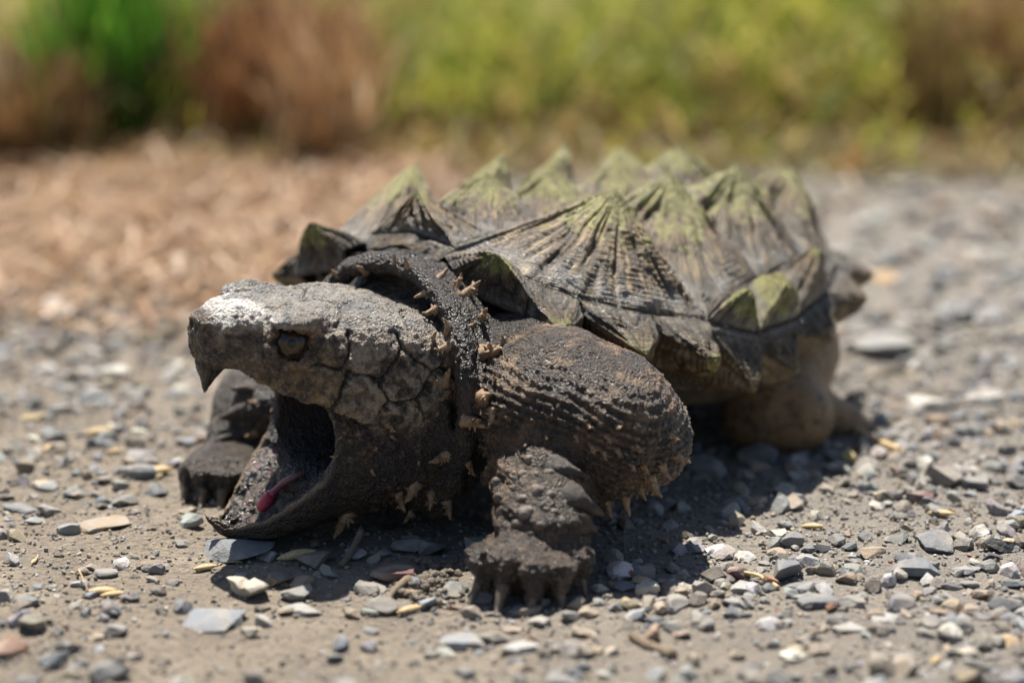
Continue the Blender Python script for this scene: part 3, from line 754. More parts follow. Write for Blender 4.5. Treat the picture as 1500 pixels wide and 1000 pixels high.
# head plates: seeded cells on side and crown, mirrored
side = [(-2.4, 1.2), (-0.9, 2.35), (0.15, 1.0), (1.35, 2.1), (1.7, 0.6), (-1.3, 0.2), (0.3, -0.4), (2.9, 2.4), (3.0, 1.0)]
side_unused = [(-1.0, 2.0), (-0.2, 0.75), (0.9, 2.75), (0.6, 1.6), (1.7, 1.05), (2.0, 2.15), (-1.6, 0.7), (-0.9, 3.2), (0.5, -0.1), (2.7, 1.6), (2.6, 0.7), (-2.0, 2.6), (3.1, 3.4), (1.9, 3.3), (4.6, 2.6), (5.6, 2.4), (4.2, 1.4), (5.6, 1.7)]
crown = [(1.2, 0.0), (-1.4, 0.9), (0.3, 2.3), (3.2, 0.9), (-1.2, 2.8), (5.2, 0.0)]
crown_unused = [(5.6, 0.0), (4.2, 0.9), (2.6, 0.0), (2.4, 1.7), (0.8, 0.7), (-0.6, 0.0), (-0.8, 1.7), (0.9, 2.6), (-2.0, 1.0), (-1.6, 2.8), (5.0, 1.2)]
def cells2(u, v, seeds):
    f1 = np.full(len(u), 99.0); f2 = f1.copy(); idn = np.zeros(len(u), int)
    for k, (a, b) in enumerate(seeds):
        d = np.hypot(u - a, v - b); m = d < f1
        f2 = np.where(m, f1, np.minimum(f2, d)); idn = np.where(m, k, idn); f1 = np.where(m, d, f1)
    return f1, f2, idn
wob = 0.22 * np.stack([par(fbm, BV * 1.3, 3, 51), par(fbm, BV * 1.3, 3, 52)], 1)
s1, s2, sid = cells2(X + wob[:, 0], Z + wob[:, 1], side); c1, c2, cid = cells2(X + wob[:, 0], np.abs(Y) + wob[:, 1], crown)
topw = sstep(0.55, 0.85, nh[:, 2])
platew = Wsk * (1 - lining) * sstep(3.9, 3.1, X) * (1 - sstep(0.9, 0.6, np.minimum(np.linalg.norm(BV - EYE[0], axis=1), np.linalg.norm(BV - EYE[1], axis=1)) - 0.25))
gap = np.where(topw > 0.5, c2 - c1, s2 - s1)
groove = np.exp(-(gap / 0.085) ** 2) * platew * sstep(-0.55, 0.1, Z)
dome = sstep(0.0, 0.35, gap) * platew
frad = np.where(topw > 0.5, c1, s1)
rid = par(ridged, BV * 2.0 + np.stack([frad * 1.5, 0 * frad, 0 * frad], 1), 3, 61)
n_f = par(fbm, BV * 3.0, 3, 71); n_g = par(fbm, BV * 8.0, 2, 72)
f1, f2, _ = par(voro, BV * 4.6, 81); gran = np.clip(1 - f1 / 0.62, 0, 1)               # granular skin
g1, _, gid = par(voro, BV * 1.9 * np.array([1, 1, 1.25]), 91); wart = np.clip(1 - g1 / 0.42, 0, 1) ** 0.7 * (gid > 0.45)
disp = 0.02 * n_g
disp += Wsk * (1 - lining) * (0.09 * rid * sstep(4.4, 3.2, X) * (1 - 0.5 * topw) + 0.03 * n_f + 0.05 * par(ridged, BV * np.array([4.5, 4.5, 3.0]), 2, 67) + 0.05 * dome) - 0.17 * groove
disp += Wsk * (X > 3.2) * (1 - lining) * 0.08 * par(ridged, BV * 1.6, 3, 63)
# small notch between snout shield and brow, scale edges by the nose
disp -= Wsk * 0.16 * np.exp(-((X - 4.65 + 0.25 * (Z - 3.0)) / 0.10) ** 2) * sstep(2.4, 3.0, Z) * sstep(0.5, 1.0, np.abs(Y))
# vertical grooves on the beak
disp += Wsk * sstep(2.3, 1.6, Z) * (X > 2.5) * 0.018 * np.sin(X * 16 + 3 * n_f) * (X < 5.8)
# cheeks and jaw
disp += Wck * (1 - lining) * (0.10 * gran + 0.09 * n_f + 0.14 * wart * (par(vnoise, BV * 0.9, 95) > 0.05))
disp += Wjw * (0.03 * n_f + 0.02 * np.sin(Z * 14 + 2 * n_f))
# neck folds: long wrinkles running round the neck (across its axis)
ndir = (NECK[2][0] - NECK[1][0]); ndir /= np.linalg.norm(ndir); ns = (BV - NECK[1][0]) @ ndir
wr = ns * 1.55 + 0.55 * par(fbm, BV * 0.45, 2, 97); wrinkle = 1 - 2 * np.abs(wr - np.floor(wr) - 0.5)
wr2 = ns * 4.2 + 0.8 * par(fbm, BV * 0.6, 2, 98); wrinkle2 = 1 - 2 * np.abs(wr2 - np.floor(wr2) - 0.5)
Wfd = wgt('fold', k=0.2)
disp += Wfd * (0.07 * par(fbm, BV * 1.2, 3, 96) + 0.03 * par(ridged, BV * 3.0, 2, 94))
disp += Wnk * ((1 - Wfd) * 0.20 * wrinkle ** 0.6 + 0.04 * wrinkle2 * (1 - Wfd) - 0.03 * gran * Wfd + 0.06 * gran + 0.04 * n_f - 0.12) * (1 - inside)
thr = Wck * sstep(1.2, -1.2, X)
disp += thr * (0.16 * wrinkle ** 0.6 - 0.05)
# arm: creases around the limb
adir = (A_UP[2][0] - A_UP[0][0]); adir /= np.linalg.norm(adir); perp = np.array([0.35, -0.2, 0.9]); perp -= adir * (perp @ adir); perp /= np.linalg.norm(perp)
av = (BV - A_UP[1][0]) @ perp; aw = (BV - A_UP[1][0]) @ adir
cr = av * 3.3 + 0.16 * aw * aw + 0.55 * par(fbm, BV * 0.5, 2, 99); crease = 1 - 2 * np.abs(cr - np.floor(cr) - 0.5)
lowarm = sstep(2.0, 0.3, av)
sld = np.min([np.linalg.norm(BV - p, axis=1) for p in SLEEVE], 0); lowarm = lowarm * sstep(0.55, 1.1, sld)
disp += Wup * ((0.05 + 0.09 * lowarm) * crease + (0.06 + 0.06 * lowarm) * gran + 0.05 * n_f)
fo = BV[:, 2] * 1.25 + 0.35 * BV[:, 0] * 0.4 + 0.5 * par(fbm, BV * 0.5, 2, 101); fcre = 1 - 2 * np.abs(fo - np.floor(fo) - 0.5)
disp += Wfo * (0.16 * fcre ** 0.7 - 0.06 + 0.06 * gran)
disp += Wft * (0.17 * par(fbm, BV * 1.3, 3, 103) + 0.09 * gran + 0.10 * par(ridged, BV * 1.3, 3, 104) - 0.04)
disp += Whd * (0.03 * n_f)
disp += lining * Wjw * 0.05 * np.sin(np.abs(Y) * 7 + 2.5 * n_f) + lining * (0.05 * n_f + 0.03 * par(ridged, BV * np.array([2, 2, 2]), 2, 105))
for s in (1, -1): disp -= 0.22 * np.exp(-(np.linalg.norm(q - np.array([6.6, 0.30 * s, 3.0]), axis=1) / 0.16) ** 2)
disp += 0.13 * sstep(1.25, 0.95, np.minimum(np.linalg.norm(BV - EYE[0], axis=1), np.linalg.norm(BV - EYE[1], axis=1))) * (n_f + 0.6 * gran - 0.1)
disp *= 1 - 0.8 * ((X > 5.7) & (np.abs(Y) < 0.6) & (Z < 1.6) & (Z > -1))
visible_res = np.where((BV[:, 0] > -12.6) & (BV[:, 0] < 7.4) & (BV[:, 1] < 89), 1, 0.4)
BV2 = BV + BN * (disp * visible_res)[:, None]
BV2[:, 2] = np.maximum(BV2[:, 2], -0.25)
# colour
def C(*c): return np.array(c)
tint = np.tile(C(0.075, 0.055, 0.040), (len(BV), 1))
def lay(wt, c): 
    global tint
    tint = tint * (1 - wt[:, None]) + wt[:, None] * np.asarray(c)
nlow = par(fbm, BV * 0.55, 3, 111); nmid = par(fbm, BV * 1.4, 3, 112); nhi = par(fbm, BV * 4.0, 3, 113)
lay(Wup, C(0.050, 0.037, 0.027)); lay(Wup * sstep(0.0, 0.40, nlow + 0.3 * nmid) * 0.8, C(0.17, 0.115, 0.068))
lay(Wup * 0.7 * sstep(0.10, 0.40, nmid) * sstep(-0.5, 1.8, av), C(0.24, 0.19, 0.14)); lay(Wup * 0.8 * sstep(0.10, 0.35, -nmid), C(0.030, 0.026, 0.024))
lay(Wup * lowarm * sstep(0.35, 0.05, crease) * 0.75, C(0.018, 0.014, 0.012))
lay(Wnk, C(0.022, 0.019, 0.018)); lay(Wnk * sstep(0.05, 0.45, nlow + 0.4 * nmid) * 0.55, C(0.16, 0.115, 0.075))
lay(Wfd * Wnk * 0.6, C(0.030, 0.028, 0.028))
lay(Wck, C(0.022, 0.018, 0.016)); lay(Wck * sstep(0.10, 0.45, nmid) * gran * 0.9, C(0.26, 0.17, 0.115))
lay(Wsk, C(0.120, 0.095, 0.070)); lay(Wsk * sstep(0.0, 0.35, nmid) * 0.7, C(0.27, 0.21, 0.15)); lay(Wsk * sstep(-0.05, 0.2, -nhi) * 0.85, C(0.030, 0.026, 0.024)); lay(Wsk * sstep(0.15, 0.40, rid) * 0.7, C(0.40, 0.34, 0.265))
lay(Wsk * topw * 0.85, C(0.24, 0.22, 0.19)); lay(Wsk * topw * sstep(0.0, 0.35, nmid + 0.5 * nhi) * 0.65, C(0.13, 0.13, 0.135))
shield = Wsk * sstep(4.1, 4.6, X) * sstep(6.55, 6.1, X) * sstep(3.02, 3.12, Z + 0.15 * nmid + 0.05 * (5.5 - X))
lay(shield, C(0.62, 0.58, 0.52)); lay(shield * sstep(0.02, 0.25, nmid + 0.5 * nhi) * 0.75, C(0.15, 0.15, 0.155))
nose = Wsk * sstep(6.0, 6.35, X) * sstep(2.3, 2.6, Z); lay(nose, C(0.085, 0.060, 0.042)); lay(nose * sstep(0, 0.3, nhi) * 0.6, C(0.22, 0.17, 0.13))
beak = Wsk * sstep(2.6, 2.0, Z) * (X > 2.4); lay(beak, C(0.22, 0.165, 0.095)); lay(beak * sstep(-0.08, 0.2, par(fbm, BV * np.array([2.2, 2.2, 1.2]), 4, 115)) * 0.9, C(0.040, 0.033, 0.027))
under_eye = Wsk * sstep(3.0, 2.5, Z) * sstep(3.9, 4.6, X); lay(under_eye * 0.55, C(0.045, 0.036, 0.028))
lay(Wsk * sstep(0.55, 0.15, Z - SK_B(X)) * (X > 2.0) * (X < 5.0) * 0.75 * sstep(-0.3, 0.2, nhi), C(0.32, 0.235, 0.125))
lay(Wjw, C(0.028, 0.023, 0.018)); lay(Wjw * sstep(0.1, 0.4, nmid) * 0.6, C(0.12, 0.092, 0.063))
lay(lining * 1.0, C(0.040, 0.028, 0.021)); lay(lining * Wjw * sstep(-0.2, 0.2, nhi + 0.5 * nmid) * 0.85, C(0.085, 0.076, 0.070))
lay(Wjw * (1 - lining) * sstep(0.0, 0.4, np.abs(nh[:, 1])) * 0.8, C(0.016, 0.013, 0.010))
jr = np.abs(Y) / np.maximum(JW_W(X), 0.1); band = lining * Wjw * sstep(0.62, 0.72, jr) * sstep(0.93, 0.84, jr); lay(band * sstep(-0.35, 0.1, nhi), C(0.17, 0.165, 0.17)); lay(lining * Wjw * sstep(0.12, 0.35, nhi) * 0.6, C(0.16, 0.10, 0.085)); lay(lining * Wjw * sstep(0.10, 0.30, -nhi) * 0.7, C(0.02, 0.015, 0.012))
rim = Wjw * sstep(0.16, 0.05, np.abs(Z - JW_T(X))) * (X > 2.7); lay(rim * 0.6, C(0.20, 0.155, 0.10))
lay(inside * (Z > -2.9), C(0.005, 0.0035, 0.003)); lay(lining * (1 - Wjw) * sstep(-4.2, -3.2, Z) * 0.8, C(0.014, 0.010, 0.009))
lay(Wfo, C(0.036, 0.028, 0.022)); lay(Wfo * sstep(0.05, 0.35, nmid) * 0.6, C(0.18, 0.13, 0.09)); lay(Wft, C(0.052, 0.041, 0.034)); lay(Wft * sstep(0.0, 0.35, nmid) * 0.6, C(0.16, 0.125, 0.10)); lay(Wft * sstep(0.05, 0.3, -nhi) * 0.6, C(0.035, 0.028, 0.024))
lay(wgt('far'), C(0.040, 0.031, 0.024))
lay(Whd, C(0.23, 0.165, 0.095)); lay(Whd * sstep(0.05, 0.4, nmid) * 0.6, C(0.10, 0.072, 0.045))
lay(np.clip(groove * 1.5, 0, 1) * 0.97, C(0.018, 0.015, 0.014))
lid = sstep(1.15, 0.95, np.minimum(np.linalg.norm(BV - EYE[0], axis=1), np.linalg.norm(BV - EYE[1], axis=1))); lay(lid * 0.9, C(0.085, 0.060, 0.042)); lay(lid * sstep(0.05, 0.3, nhi) * 0.8, C(0.30, 0.17, 0.10))
for s in (1, -1):
    nd = np.linalg.norm(q - np.array([6.55, 0.30 * s, 3.0]), axis=1); lay(np.exp(-(nd / 0.17) ** 2), C(0.02, 0.012, 0.008))
lay(sstep(-2.0, -2.5, X) * sstep(0.6, 1.0, Z) * (np.abs(Y) < 4) * sstep(-9, -6, X), C(0.020, 0.017, 0.015))  # shade behind the skull, under the shell lip, painted into the skin
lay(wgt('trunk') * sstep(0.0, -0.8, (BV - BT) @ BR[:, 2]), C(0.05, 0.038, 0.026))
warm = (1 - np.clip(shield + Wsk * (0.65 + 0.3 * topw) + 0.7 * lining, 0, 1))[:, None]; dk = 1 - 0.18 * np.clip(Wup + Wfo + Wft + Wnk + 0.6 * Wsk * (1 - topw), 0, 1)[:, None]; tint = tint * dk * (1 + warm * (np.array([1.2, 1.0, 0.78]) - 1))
relief = np.clip(0.5 * gran + 0.45 * wart * Wck + 0.30 * crease * Wup * lowarm + 0.35 * rid * Wsk + 0.25 * fcre * Wfo + 0.2 * wrinkle * Wnk, 0, 1)
pale = np.clip(0.75 * Wup * (0.35 + 0.65 * lowarm) + 0.55 * Wsk + 0.50 * Wck + 0.25 * Wnk + 0.5 * Wfo + 0.35 * Wft + 0.05, 0, 1) * (1 - lining)
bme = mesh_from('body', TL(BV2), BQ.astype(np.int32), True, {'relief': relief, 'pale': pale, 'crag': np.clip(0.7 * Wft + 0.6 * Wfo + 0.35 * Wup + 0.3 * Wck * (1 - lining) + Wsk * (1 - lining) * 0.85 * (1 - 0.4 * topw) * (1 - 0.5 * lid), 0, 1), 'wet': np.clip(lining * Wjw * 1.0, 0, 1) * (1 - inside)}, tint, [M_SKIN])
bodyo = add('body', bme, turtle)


# ================================================================== TURTLE: eyes, claws, tongue, spines and scales
dv_ = BV2 - np.array([0, 0, CAMH]); zd = dv_ @ np.array([0, cp, -sp])
PXY = np.stack([750 + FPX * dv_[:, 0] / zd, 500 - FPX * (dv_ @ np.array([0, sp, cp])) / zd], 1)
BN2 = vnormals(BV2, BQ)
def surf(px, py, r=5.0):
    """first skin point met in that direction, with its normal"""
    while True:
        m = np.where((np.abs(PXY[:, 0] - px) < r) & (np.abs(PXY[:, 1] - py) < r))[0]
        m = m[(BN2[m] * (BV2[m] - np.array([0, 0, CAMH]))).sum(1) < 0] if len(m) else m
        if len(m) > 2: break
        r *= 1.6
    k = zd[m].min(); s = m[zd[m] < k + 0.35]
    n = BN2[s].mean(0); n /= np.linalg.norm(n)
    return BV2[s].mean(0), n
VR, VU = np.array([1.0, 0, 0]), np.array([0, sp, cp])
def idir(dx, dy, out): 
    """direction leaning dx right / dy down in the picture plane, mixed with the outward normal"""
    return dx * VR - dy * VU

M_EYE = MT('turtle_eye'); oc = M_EYE.obj(); sx = M_EYE.n('ShaderNodeSeparateXYZ'); M_EYE.l(oc, sx.inputs[0])
rr = M_EYE.math('SQRT', M_EYE.math('ADD', M_EYE.math('MULTIPLY', sx.outputs[0], sx.outputs[0]), M_EYE.math('MULTIPLY', sx.outputs[1], sx.outputs[1])))
ra = M_EYE.noise(oc, 900, 4, 0.7)
ec = M_EYE.ramp(M_EYE.math('ADD', M_EYE.math('MULTIPLY', rr, 1 / 0.0064), M_EYE.math('MULTIPLY', M_EYE.math('SUBTRACT', ra, 0.5), 0.18)), [(0.0, (0.003, 0.003, 0.003)), (0.24, (0.003, 0.003, 0.003)), (0.29, (0.060, 0.036, 0.014)), (0.42, (0.030, 0.018, 0.008)), (0.60, (0.020, 0.013, 0.007)), (0.70, (0.020, 0.013, 0.008)), (0.74, (0.012, 0.009, 0.007)), (1.0, (0.05, 0.035, 0.025))])
M_EYE.set(**{'Base Color': ec, 'Roughness': 0.06, 'Specular IOR Level': 0.4}); M_EYE.b.inputs['Coat Weight'].default_value = 0.0
def uv_sphere(r, nu=40, nv=24):
    V = [(0, 0, r)] + [(r * math.sin(math.pi * a / nv) * math.cos(2 * math.pi * b / nu), r * math.sin(math.pi * a / nv) * math.sin(2 * math.pi * b / nu), r * math.cos(math.pi * a / nv)) for a in range(1, nv) for b in range(nu)] + [(0, 0, -r)]
    F = [(0, 1 + b, 1 + (b + 1) % nu) for b in range(nu)]
    for a in range(nv - 2):
        for b in range(nu): F.append((1 + a * nu + b, 1 + (a + 1) * nu + b, 1 + (a + 1) * nu + (b + 1) % nu, 1 + a * nu + (b + 1) % nu))
    e = len(V) - 1; s = 1 + (nv - 2) * nu
    F += [(e, s + (b + 1) % nu, s + b) for b in range(nu)]
    return np.array(V), F
V, F = uv_sphere(0.0064); eme = mesh_from('eye', V, F, True, mats=[M_EYE.m])
for s in (0, 1):
    o = add('eye', eme, turtle, Vector(TL(EYE[s] + 0.12 * EYN[s]))); o.rotation_euler = Vector(EYN[s]).to_track_quat('Z', 'Y').to_euler()

# ---- claws
M_CLAW = mat_simple('horn_claw', [(0.3, (0.040, 0.032, 0.024)), (0.55, (0.115, 0.088, 0.062)), (0.75, (0.22, 0.17, 0.12))], 500, 0.32)
def claw(p0, d0, length, r, drop=0.55):
    p0 = np.asarray(p0, float); d0 = np.asarray(d0, float) / np.linalg.norm(d0); pts = []; rad_ = []
    for t in np.linspace(0, 1, 9):
        pts.append(p0 + d0 * length * t + np.array([0, 0, -drop * length * t * t])); rad_.append(r * (1 - t) ** 0.75 + 0.02)
    pts = np.array(pts); pts[:, 2] = np.maximum(pts[:, 2], 0.02)
    V, F = tube(pts, rad_, 9); return add('claw', mesh_from('claw', TL(V), F, True, mats=[M_CLAW]), turtle)
for (px, py, Y_, r), ln, dx, ww in zip(TOES, (1.3, 1.5, 1.35, 0.9, 0.7), (-0.42, -0.22, -0.08, 0.12, 0.30), (0.20, 0.23, 0.22, 0.19, 0.17)):
    a = at(px, py, Y_) + np.array([-0.05, -0.30, -0.62]); claw(a, (dx, -0.55, -0.62), ln * 0.82, ww, 0.30)
for px, py, Y_ in ((275, 697, 88.7), (300, 704, 88.2), (328, 706, 88.0), (357, 704, 88.2)):
    claw(at(px, py, Y_) + np.array([-0.03, -0.2, -0.25]), (-0.1, -0.6, -0.7), 1.0, 0.2, 0.4)
for px, py in ((1258, 628), (1272, 634), (1284, 632)):
    claw(at(px, py, 97.4), (0.9, -0.5, -0.35), 0.9, 0.17, 0.5)

# ---- tongue and its red lure on the floor of the mouth
M_LURE = MT('tongue_lure_flesh'); tn = M_LURE.attr('tint', 'Color'); nn = M_LURE.noise(M_LURE.pos(), 900, 4)
M_LURE.set(**{'Base Color': M_LURE.mix(M_LURE.ramp(nn, [(0.4, 0.5), (0.6, 0.0)]), tn, M_LURE.mix(1.0, tn, (0.6, 0.5, 0.5), 'MULTIPLY')), 'Roughness': 0.42, 'Normal': M_LURE.bump(nn, 0.0002)})
M_LURE.b.inputs['Subsurface Weight'].default_value = 0.15; M_LURE.b.inputs['Subsurface Radius'].default_value = (0.002, 0.0008, 0.0006)
lp = np.array([surf(x, y)[0] + np.array([0, -0.05, 0.16]) for x, y in ((380, 752), (388, 740), (398, 728), (416, 712), (432, 703), (448, 696))])
lp = spline(lp, 22); tt = np.linspace(0, 1, 22)
lr = np.interp(tt, [0, 0.08, 0.25, 0.38, 0.44, 0.7, 1], [0.10, 0.21, 0.26, 0.24, 0.13, 0.14, 0.08])
V, F = tube(lp, lr, 12); cc = np.repeat(np.stack([np.interp(tt, [0, 0.38, 0.46, 1], [0.62, 0.55, 0.18, 0.09]), np.interp(tt, [0, 0.38, 0.46, 1], [0.060, 0.075, 0.060, 0.055]), np.interp(tt, [0, 0.38, 0.46, 1], [0.095, 0.105, 0.085, 0.060])], 1), 12, 0)
o = add('tongue_lure', mesh_from('tongue_lure', TL(V), F, True, colors=cc, mats=[M_LURE.m]), turtle); o['label'] = 'worm-like tongue lure with bright red tip inside the open jaw'

# ---- fleshy spines on neck, throat and elbow
M_TUB = mat_simple('spine_flesh', [(0.32, (0.085, 0.050, 0.028)), (0.50, (0.25, 0.155, 0.085)), (0.70, (0.44, 0.31, 0.20))], 700, 0.42, 0.0003, world=True)
def spike_mesh(seed, cluster):
    r = np.random.default_rng(seed); Vs, Fs = [], []
    def cone(base, d, ln, rad_, n=7):
        d = np.asarray(d, float) / np.linalg.norm(d)
        pts = np.array([np.asarray(base) + d * ln * t for t in (-0.22, 0.0, 0.35, 0.7, 0.92, 1.0)]); pts[2:] += r.normal(0, ln * 0.03, (4, 3))
        V, F = tube(pts, rad_ * np.array([1.9, 1.25, 0.80, 0.52, 0.25, 0.05]), n); o = sum(len(v) for v in Vs)
        Vs.append(V); Fs.extend([tuple(i + o for i in f) for f in F])
    cone((0, 0, 0), (0.1 * r.normal(), 0.1 * r.normal(), 1), 1.0, 0.30, 8)
    for k in range(cluster):
        a = r.uniform(0, 6.28); h = r.uniform(-0.05, 0.55); rr_ = 0.30 * (1 - 0.5 * h)
        cone((rr_ * math.cos(a), rr_ * math.sin(a), h), (math.cos(a), math.sin(a), r.uniform(0.1, 0.9)), r.uniform(0.18, 0.34), r.uniform(0.07, 0.12), 5)
    return mesh_from('tubercle', np.concatenate(Vs), Fs, True, mats=[M_TUB])
TUBM = [spike_mesh(1, 0), spike_mesh(2, 0), spike_mesh(3, 5), spike_mesh(4, 12), spike_mesh(5, 16)]
# px, py, length cm, lean (right, down), variant
TUB = [(493, 402, .30, -.1, -.6, 0), (533, 398, .42, 0, -1, 1), (578, 383, .30, .1, -1, 0), (597, 388, .34, 0, -1, 1), (648, 402, .42, .8, -.7, 1), (670, 417, .42, .1, -1, 2), (684, 429, .60, .9, -.6, 3), (618, 434, .40, -1, -.1, 1), (636, 454, .50, -1, -.1, 2), (656, 482, .40, .3, -.7, 0), (634, 495, .34, -.2, .1, 0), (657, 506, .52, -1, .1, 2), (712, 517, .85, 1, .25, 4), (653, 556, .50, -.3, -1, 1), (708, 466, .50, -.6, 0, 3), (692, 476, .26, .2, 0, 0), (637, 558, .25, -.2, -.2, 0), (655, 577, .42, -1, 0, 2), (707, 581, .62, 1, .05, 3), (720, 604, .45, .1, 1, 2), (688, 617, .65, 1, .1, 4), (652, 667, .58, -1, .1, 3), (689, 681, .42, .1, 1, 2), (515, 602, .34, -.3, .2, 3), (570, 624, .32, .5, .2, 2), (585, 729, .55, .25, 1, 2), (606, 716, .60, -1, .15, 2), (632, 726, .50, 0, 1, 3), (656, 739, .50, -.1, 1, 2), (507, 760, .75, -.9, .6, 3), (603, 752, .40, -.4, .8, 3), (613, 677, .20, 0, .3, 0), (545, 690, .22, .4, .5, 2), (500, 640, .20, -.5, .1, 2), (495, 668, .24, -.7, .1, 3), (560, 600, .22, .1, .1, 2), (575, 640, .2, .2, .3, 2), (550, 655, .2, 0, .3, 3), (640, 605, .22, .2, .1, 2), (600, 590, .2, 0, 0, 2), (725, 555, .3, .5, .1, 2), (735, 500, .34, .4, -.1, 3), (955, 706, .62, .1, 1, 2), (997, 668, .45, .7, .6, 1), (976, 690, .42, .5, .9, 1), (893, 742, .50, .1, 1, 2), (917, 741, .52, .2, 1, 1), (940, 722, .34, .3, 1, 1), (986, 640, .3, 1, .3, 2), (868, 655, .3, .4, .5, 3), (890, 640, .26, .5, .4, 2), (905, 660, .28, .5, .6, 2), (885, 665, .24, .4, .6, 2), (845, 640, .24, .3, .4, 2), (935, 655, .3, .5, .5, 3), (925, 680, .28, .4, .8, 2), (862, 622, .22, .3, .2, 2), (905, 625, .24, .4, .2, 3), (945, 685, .3, .4, .9, 2), (800, 640, .2, .1, .2, 2), (770, 650, .2, 0, .3, 2), (372, 590, .26, -1, 0, 0), (371, 636, .40, -1, .1, 1)]
for i, (px, py, ln, dx, dy, k) in enumerate(TUB):
    p, n = surf(px, py); d = 0.75 * idir(dx, dy, n) + 0.75 * n; d /= np.linalg.norm(d)
    o = add('tubercle', TUBM[k], turtle, Vector(TL(p - 0.04 * n)))
    o.rotation_euler = Vector(d).to_track_quat('Z', 'Y').to_euler(); o.scale = (ln * S * 1.0, ln * S * 1.0, ln * S * 1.25)

# ---- scales of the forearm: domed ovals and large pointed plates
M_SCALE = mat_simple('leg_scale', [(0.30, (0.035, 0.028, 0.022)), (0.50, (0.10, 0.078, 0.060)), (0.66, (0.21, 0.16, 0.12))], 300, 0.30, 0.0004, world=True)
M_PLATE = mat_simple('leg_plate', [(0.30, (0.018, 0.014, 0.011)), (0.52, (0.048, 0.036, 0.027)), (0.70, (0.14, 0.105, 0.075))], 260, 0.36, 0.0006, world=True)
def dome_mesh(seed, tip=0.0, name='scale'):
    r = np.random.default_rng(seed); nr, na = 9, 22; V = [(0.55 * tip, 0, 0.62 + 0.25 * tip)]; F = []
    for a in range(1, nr + 1):
        t = a / nr
        for b in range(na):
            g = 2 * math.pi * b / na; rad_ = 1 + 0.08 * math.sin(3 * g + seed) + 0.05 * math.sin(5 * g + 2 * seed)
            x = rad_ * t * math.cos(g); y = rad_ * t * math.sin(g) * (1 - 0.25 * tip * max(0, math.cos(g)))
            z = 0.62 * (1 - t ** 2.2) + 0.03 * math.sin(t * 22) + r.normal(0, 0.012)
            x += tip * ((0.55 + 0.8 * max(0, math.cos(g)) ** 3) * (1 - t) ** 0.5 * 0.9 + 0.75 * max(0, math.cos(g)) ** 4 * t); z += 0.25 * tip * (1 - t) + 0.35 * tip * max(0, math.cos(g)) ** 4 * t
            V.append((x, y, z if a < nr else z - 0.35))
    for b in range(na): F.append((0, 1 + b, 1 + (b + 1) % na))
    for a in range(nr - 1):
        for b in range(na): F.append((1 + a * na + b, 1 + (a + 1) * na + b, 1 + (a + 1) * na + (b + 1) % na, 1 + a * na + (b + 1) % na))
    return mesh_from(name, np.array(V), F, True, mats=[M_PLATE if tip else M_SCALE])
DOME = [dome_mesh(k) for k in range(3)]; POINT = [dome_mesh(7 + k, 1.0) for k in range(2)]
SCL = [(773, 672, 15, 15, 0), (763, 692, 15, 14, 0), (725, 705, 24, 20, 0), (751, 714, 15, 12, 0), (786, 717, 19, 19, 0), (763, 730, 23, 16, 0), (769, 749, 24, 22, 0), (790, 769, 19, 14, 0), (824, 762, 14, 13, 0), (725, 728, 24, 17, 0), (730, 749, 26, 17, 0), (756, 767, 23, 16, 0), (800, 745, 13, 9, 0), (805, 690, 16, 12, 0), (808, 722, 14, 12, 0), (745, 690, 12, 10, 0), (812, 748, 13, 10, 0), (785, 693, 11, 9, 0), (738, 768, 15, 12, 0), (776, 780, 14, 10, 0),
       (818, 680, 46, 34, 1), (842, 724, 50, 42, 1), (858, 770, 32, 34, 1), (352, 600, 34, 26, 2), (345, 635, 34, 24, 2), (365, 565, 28, 22, 2)]
for i, (px, py, ww, hh, k) in enumerate(SCL):
    p, n = surf(px, py); k_ = FPX / 85.0
    xa = {0: VR, 1: VR - 0.45 * VU, 2: -VR - 0.4 * VU}[k]; xa = xa - n * (xa @ n); xa /= np.linalg.norm(xa); ya = np.cross(n, xa)
    Mx = Matrix(((xa[0], ya[0], n[0]), (xa[1], ya[1], n[1]), (xa[2], ya[2], n[2]))).to_4x4()
    o = add('scale', (POINT if k else DOME)[i % (2 if k else 3)], turtle)
    sx_, sy_ = 0.5 * ww / k_, 0.5 * hh / k_
    o.matrix_local = Matrix.Translation(Vector(TL(p - 0.03 * n))) @ Mx @ Matrix.Diagonal((sx_ * S * 1.1, sy_ * S * 1.1, (sx_ + sy_) * (0.33 if k else 0.5) * S, 1))

# ================================================================== STONES
import bmesh
def ico(sub):
    bm = bmesh.new(); bmesh.ops.create_icosphere(bm, subdivisions=sub, radius=1.0)
    V = np.array([v.co[:] for v in bm.verts]); F = np.array([[v.index for v in f.verts] for f in bm.faces]); bm.free()
    return V, F
ICO = {k: ico(k) for k in (1, 2, 3, 4)}
def stone_form(seed, sub, planes=10, rough=0.03, lo=0.42, hi=0.85, top=None):
    r = np.random.default_rng(seed); V, F = ICO[sub]; V = V.copy() * 1.15
    for k in range(planes):
        n = r.normal(0, 1, 3); n /= np.linalg.norm(n); d = r.uniform(lo, hi)
        V -= np.maximum(0, V @ n - d)[:, None] * n
    if top: V -= np.maximum(0, V @ np.array([0.08, -0.05, 1]) - top)[:, None] * np.array([0, 0, 1])
    V += rough * fbm(V * 2.2 + seed * 3.7, 3, seed)[:, None] * V
    V -= 0.5 * (V.max(0) + V.min(0)); V /= np.abs(V).max(0)
    return V, F
